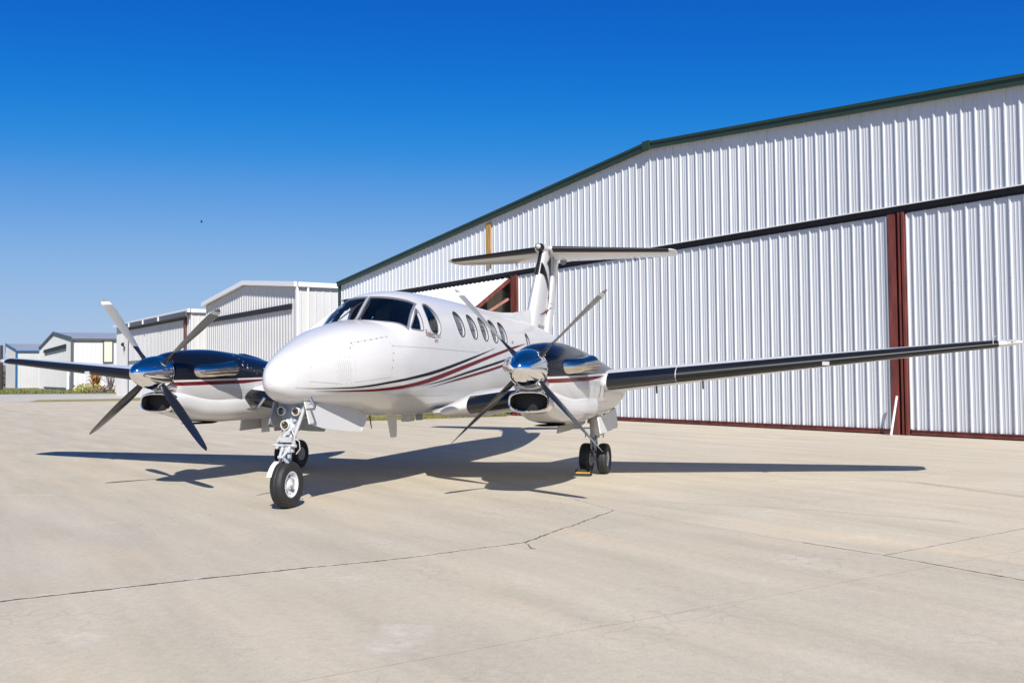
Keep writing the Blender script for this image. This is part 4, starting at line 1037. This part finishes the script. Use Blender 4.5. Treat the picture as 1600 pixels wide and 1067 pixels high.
    c = mixc(nt, mth(nt, 'MULTIPLY', halo, rng(noise_(tc, 7., 4., .7), .48, .62, 0., .55)), c, (.60, .56, .50, 1))
    c = mixc(nt, tot, c, (.040, .031, .024, 1))
    nt.links.new(c, b.inputs['Base Color']); b.inputs['Roughness'].default_value = .82; b.inputs['Specular IOR Level'].default_value = .25
    hgt = mth(nt, 'ADD', mth(nt, 'MULTIPLY', fine, .5), mth(nt, 'MULTIPLY', vf, .35)); hgt = mth(nt, 'SUBTRACT', hgt, mth(nt, 'MULTIPLY', tot, 3.))
    bp = nd(nt, 'ShaderNodeBump', {'Strength': .35, 'Distance': .006, 'Height': hgt}).outputs[0]; nt.links.new(bp, b.inputs['Normal'])
    return m
def ext(p, q, k):  # lengthen q away from p
    return (p[0] + (q[0] - p[0]) * k, p[1] + (q[1] - p[1]) * k)
CR1a, CR1b = (9.60, .22), (6.14, 3.32)
JN = -math.sin(WA) * 5.97 + math.cos(WA) * 6.37
tm = [ground_px(u, v) for u, v in ((1180, 747), (1420, 752), (1600, 776), (1000, 782), (1250, 795), (1500, 815))]
CRACKS = [((tm[0].x, tm[0].y), (tm[1].x, tm[1].y), .07, .4, .10, 0), ((tm[1].x, tm[1].y), (tm[2].x, tm[2].y), .10, .4, .20, 0), ((tm[3].x, tm[3].y), (tm[4].x, tm[4].y), .06, .4, .10, 0), ((tm[4].x, tm[4].y), (tm[5].x, tm[5].y), .07, .4, .12, 0), (CR1a, (8.27, 1.38), .021, .6, .95, 0), ((8.27, 1.38), (7.21, 2.46), .018, .6, .95, 0), ((7.21, 2.46), (6.12, 3.33), .013, .6, .9, 0), ((6.12, 3.33), (3.88, 3.70), .016, .9, .8, 0), ((3.88, 3.70), (2.5, 2.63), .008, .5, .7, 0),
          ((6.07, 3.32), (6.42, 3.50), .010, 1.2, .8, 0), ((5.50, 5.72), (5.97, 6.37), .012, .4, .95, 0), ((5.97, 6.37), (7.9, 8.6), .012, .35, .95, 0), ((5.97, 6.37), (2.6, 8.95), .009, .4, .75, 0),
          ((3.88, 3.70), (5.50, 5.72), .006, .6, .4, 0), ((-2., 7.2), (-12, -4.9), .010, .8, .35, 0), ((10.7, 3.0), (6.6, 6.5), .005, .3, .35, 0), ((6.6, 6.5), (1.0, 11.3), .005, .3, .3, 0), ((3.88, 3.70), (-1.6, 7.95), .006, .5, .3, 0), ((2.5, 2.63), (-16, -16.), .010, .5, .35, 0)]
M['concrete'] = concrete('worn_concrete')
def sheet_poly(name, P, z, mat, kind='structure'):
    m_ = MB(); m_.add([Vector((p[0], p[1], z)) for p in P], [tuple(range(len(P)))]); o = m_.build(name, mat, None, fix=False)
    if o.data.polygons[0].normal.z < 0: o.data.flip_normals()
    tag(o, kind=kind); return o
M['earth'] = pmat('dry_grassland', (.20, .175, .085), .9, var=.35, vscale=.15)
M['drygrass'] = pmat('dry_turf', (.26, .225, .085), .9, var=.45, vscale=1.3)
M['greengrass'] = pmat('green_turf', (.13, .16, .045), .9, var=.5, vscale=.8)
M['road'] = pmat('pale_road', (.46, .43, .385), .85, var=.10, vscale=.5)
gd = sheet_poly('ground', [(2500, -2500), (2500, 2500), (-2500, 2500), (-2500, -2500)], -.02, 'earth')
ap = [ground_px(-400, 629.5), ground_px(45, 628), ground_px(225, 625.5), ground_px(340, 623), ground_px(470, 621), wp(-30, 36), wp(60, 60)]
apron = sheet_poly('apron', [(p.x, p.y) for p in ap] + [(120, 120), (160, -60), (20, -160)], 0., 'concrete')
rd = [ground_px(-300, 629.6), ground_px(45, 627.9), ground_px(225, 621.5), ground_px(480, 617), ground_px(480, 612.2), ground_px(225, 614.4), ground_px(0, 616.2), ground_px(-300, 617.5)]
sheet_poly('road', [(p.x, p.y) for p in rd], .004, 'road')
vg = [ground_px(45, 627.8), ground_px(225, 625.4), ground_px(345, 622.8), ground_px(345, 621), ground_px(225, 622.2), ground_px(60, 624.8)]
sheet_poly('grass_strip', [(p.x, p.y) for p in vg], .010, 'drygrass')
vg = [ground_px(-300, 617.3), ground_px(0, 616.0), ground_px(225, 614.2), ground_px(225, 611.5), ground_px(180, 610.8), ground_px(-300, 606)]
sheet_poly('grass_verge', [(p.x, p.y) for p in vg], .006, 'greengrass')
hp = [ground_px(570, 657.5), ground_px(640, 655.5), ground_px(790, 650.5), ground_px(798, 648.5), ground_px(570, 645)]
sheet_poly('grass_patch', [(p.x, p.y) for p in hp], .006, 'drygrass')
M['blade_g'] = pmat('grass_blades', (.17, .17, .05), .8, var=.5, vscale=.6)
def tufts(name, poly, n, h, w_, m_):
    xs_ = [p.x for p in poly]; ys_ = [p.y for p in poly]; t = MB(); k = 0
    def inside(x, y):
        c = False; j = len(poly) - 1
        for i in range(len(poly)):
            if (poly[i].y > y) != (poly[j].y > y) and x < (poly[j].x - poly[i].x) * (y - poly[i].y) / (poly[j].y - poly[i].y) + poly[i].x: c = not c
            j = i
        return c
    while k < n:
        x, y = R.uniform(min(xs_), max(xs_)), R.uniform(min(ys_), max(ys_))
        if not inside(x, y): continue
        k += 1
        for _ in range(3):
            a = R.uniform(0, 2 * PI); hh = h * R.uniform(.4, 1.2); dx, dy = math.cos(a) * w_, math.sin(a) * w_; lx, ly = R.gauss(0, .35) * hh, R.gauss(0, .35) * hh
            t.add([(x - dx, y - dy, 0), (x + dx, y + dy, 0), (x + lx, y + ly, hh)], [(0, 1, 2)])
    o = t.build(name, m_, None, fix=False); return tag(o, kind='stuff')
tufts('grass', hp, 2600, .12, .022, 'blade_g')
tufts('grass', vg, 2600, .30, .10, 'blade_g')

# ================================================================== small things
# wheel chock at the inner left main wheel
ck = tag(empty('wheel_chock', (.35, 2.51, 0)), 'black rubber wheel chock with yellow stripe against a main wheel', 'wheel chock')
m_ = MB(); L_ = .23
prof = [(-.085, 0), (.085, 0), (.075, .03), (.03, .095), (-.03, .095), (-.075, .03)]
m_.loft([[Vector((x, y, z)) for x, z in prof] for y in (-L_ / 2, L_ / 2)], 0, sm=False); m_.build('chock_body', 'chockblack', ck)
m_ = MB(); m_.loft([[Vector((.0685, y, .043)), Vector((.0565, y, .060))] for y in (-L_ / 2, L_ / 2)], 0, False, False, False, closed=False); m_.build('yellow_stripe', 'yellow', ck)
# utility pole far left
p0 = Vector((-104.7, -114.6, 0)); m_ = MB(); m_.tube([(0, 0, 0), (0, 0, 7.0)], [.26, .20], 10); up_ = m_.build('utility_pole', 'dark'); up_.location = p0
M['polewood'] = pmat('dark_pole_wood', (.035, .028, .024), .8, var=.3, vscale=2); up_.data.materials[0] = M['polewood']
tag(up_, 'dark wooden utility pole standing by the blue-trimmed hangar at the far left', 'utility pole')
# bird
bd = MB(); bd.loft([[Vector((x, r_ * math.cos(a), r_ * math.sin(a))) for a in [k * PI / 3 for k in range(6)]] for x, r_ in ((-.5, .02), (-.3, .09), (0, .15), (.3, .10), (.5, .03))], 0)
for s_ in (1, -1): bd.loft([[Vector((.2, s_ * .1, .05)), Vector((-.2, s_ * .1, .05)), Vector((-.2, s_ * .1, .08))], [Vector((.18, s_ * .7, .28)), Vector((-.12, s_ * .7, .28)), Vector((-.12, s_ * .7, .30))], [Vector((.0, s_ * 1.25, .12)), Vector((-.1, s_ * 1.25, .12)), Vector((-.1, s_ * 1.25, .14))]], 0)
M['bird'] = pmat('dark_plumage', (.04, .045, .06), .7)
b_ = bd.build('bird', 'bird'); b_.location = (-241.2, -175.2, 49.9); b_.rotation_euler = (.2, .1, -.9)
tag(b_, 'tiny dark bird flying high in the blue sky', 'bird')
# planting by the long hangar
M['leaf_orange'] = pmat('rusty_fronds', (.34, .14, .03), .8, var=.4, vscale=3); M['leaf_yellow'] = pmat('yellow_shrub', (.36, .33, .05), .8, var=.4, vscale=3)
M['twig'] = pmat('bare_twigs', (.13, .11, .13), .8); M['brush'] = pmat('grey_green_brush', (.10, .095, .07), .9, var=.4, vscale=1.5); M['stone'] = pmat('limestone', (.46, .41, .33), .85, var=.25, vscale=2.5)
def leafball(n, c, rad, ls, m_):
    for _ in range(n):
        v = Vector((R.gauss(0, 1), R.gauss(0, 1), R.gauss(0, 1))).normalized() * (R.random() ** .4); p = Vector(c) + Vector((v.x * rad[0], v.y * rad[1], v.z * rad[2]))
        if p.z < .03: p.z = R.uniform(.03, .2)
        a, b = Vector((R.gauss(0, 1), R.gauss(0, 1), R.gauss(0, 1))).normalized() * ls, Vector((R.gauss(0, 1), R.gauss(0, 1), R.gauss(0, 1))).normalized() * ls * .5
        m_.add([p - a, p + b, p + a, p - b], [(0, 1, 2, 3)])
g0 = ground_px(149, 612.5); t = MB()
for k in range(90):
    a = R.uniform(0, 2 * PI); sp = R.uniform(.3, 1.5); hh = R.uniform(1.2, 2.6); w_ = .09; e = Vector((math.cos(a), math.sin(a), 0)); n_ = Vector((-e.y, e.x, 0)) * w_
    P = [Vector((0, 0, .3)), e * sp * .5 + Vector((0, 0, hh)), e * sp + Vector((0, 0, hh * .8))]
    t.add([P[0] - n_, P[0] + n_, P[1] + n_, P[2], P[1] - n_], [(0, 1, 2, 4), (4, 2, 3)])
t.tube([(0, 0, 0), (0, 0, .6)], .15, 8)
o = t.build('yucca_plant', 'leaf_orange', None, fix=False); o.location = (g0.x, g0.y, 0); tag(o, 'spiky rusty orange plant in the bed beside the long low hangar', 'plant')
g0 = ground_px(138, 612.8); t = MB(); leafball(420, (0, 0, .55), (1.5, 2.2, .6), .16, t); t.tube([(0, 0, 0), (0, 0, .5)], .1, 6); o = t.build('shrub', 'leaf_yellow', None, fix=False); o.location = (g0.x, g0.y, 0); tag(o, 'low yellow green shrub beside the spiky orange plant', 'shrub')
g0 = ground_px(163, 613); t = MB(); leafball(420, (0, 0, .4), (1.2, 3.0, .5), .14, t); t.tube([(0, 0, 0), (0, 0, .4)], .1, 6); M['leaf_brown'] = pmat('brown_shrub', (.20, .12, .08), .85, var=.4, vscale=3); o = t.build('shrub', 'leaf_brown', None, fix=False); o.location = (g0.x, g0.y, 0); tag(o, 'low brown shrub under the bare twiggy bush', 'shrub')
g0 = ground_px(172, 613); t = MB()
for k in range(46):
    a = R.uniform(0, 2 * PI); l = R.uniform(1.6, 3.4); e = Vector((math.cos(a) * R.uniform(.2, .9), math.sin(a) * R.uniform(.2, .9), 0)); p1 = e * .6 + Vector((0, 0, l * .55)); p2 = e * 1.3 + Vector((R.gauss(0, .2), R.gauss(0, .2), l))
    t.tube([(0, 0, 0), p1, p2], [.035, .025, .012], 4)
leafball(120, (0, 0, 2.2), (1.0, 1.2, 1.0), .09, t)
o = t.build('bush', 'twig', None, fix=False); o.location = (g0.x, g0.y, 0); tag(o, 'bare twiggy bush against the white hangar wall near the stone wall', 'bush')
ga, gb = ground_px(182, 613.2), ground_px(207, 613); t = MB(); e = (gb - ga); Lw = e.length; rot = Matrix.Rotation(math.atan2(e.y, e.x), 3, 'Z')
sw = MB(); sw.box((Lw / 2, 0, .75), (Lw, .4, 1.5)); sw.box((.3, 0, .95), (.6, .7, 1.9)); sw.box((Lw * .55, 0, .95), (.6, .7, 1.9)); sw.box((Lw / 2, 0, 1.56), (Lw + .2, .5, .12))
o = sw.build('stone_wall', 'stone'); o.location = ga; o.rotation_euler = (0, 0, math.atan2(e.y, e.x)); tag(o, 'short pale limestone wall with pillars beside the plants', 'wall')
g0 = ground_px(195, 613.4); t = MB(); leafball(300, (0, 0, .8), (.6, .8, .8), .12, t); t.tube([(0, 0, 0), (0, 0, .7)], .08, 6); o = t.build('shrub', 'twig', None, fix=False); o.location = (g0.x, g0.y, 0); tag(o, 'dark purple shrub in front of the stone wall', 'shrub')
g0 = Vector((-158, -172, 0)); t = MB(); leafball(2600, (0, 0, 2.6), (8, 9, 2.8), .34, t)
for k in range(9): t.tube([(R.uniform(-5, 5), R.uniform(-6, 6), 0), (R.uniform(-5, 5), R.uniform(-6, 6), 3.2)], .12, 5)
o = t.build('brush', 'brush', None, fix=False); o.location = g0; tag(o, 'grey green brush growing behind the utility pole', 'brush', kind='stuff')
print('done')
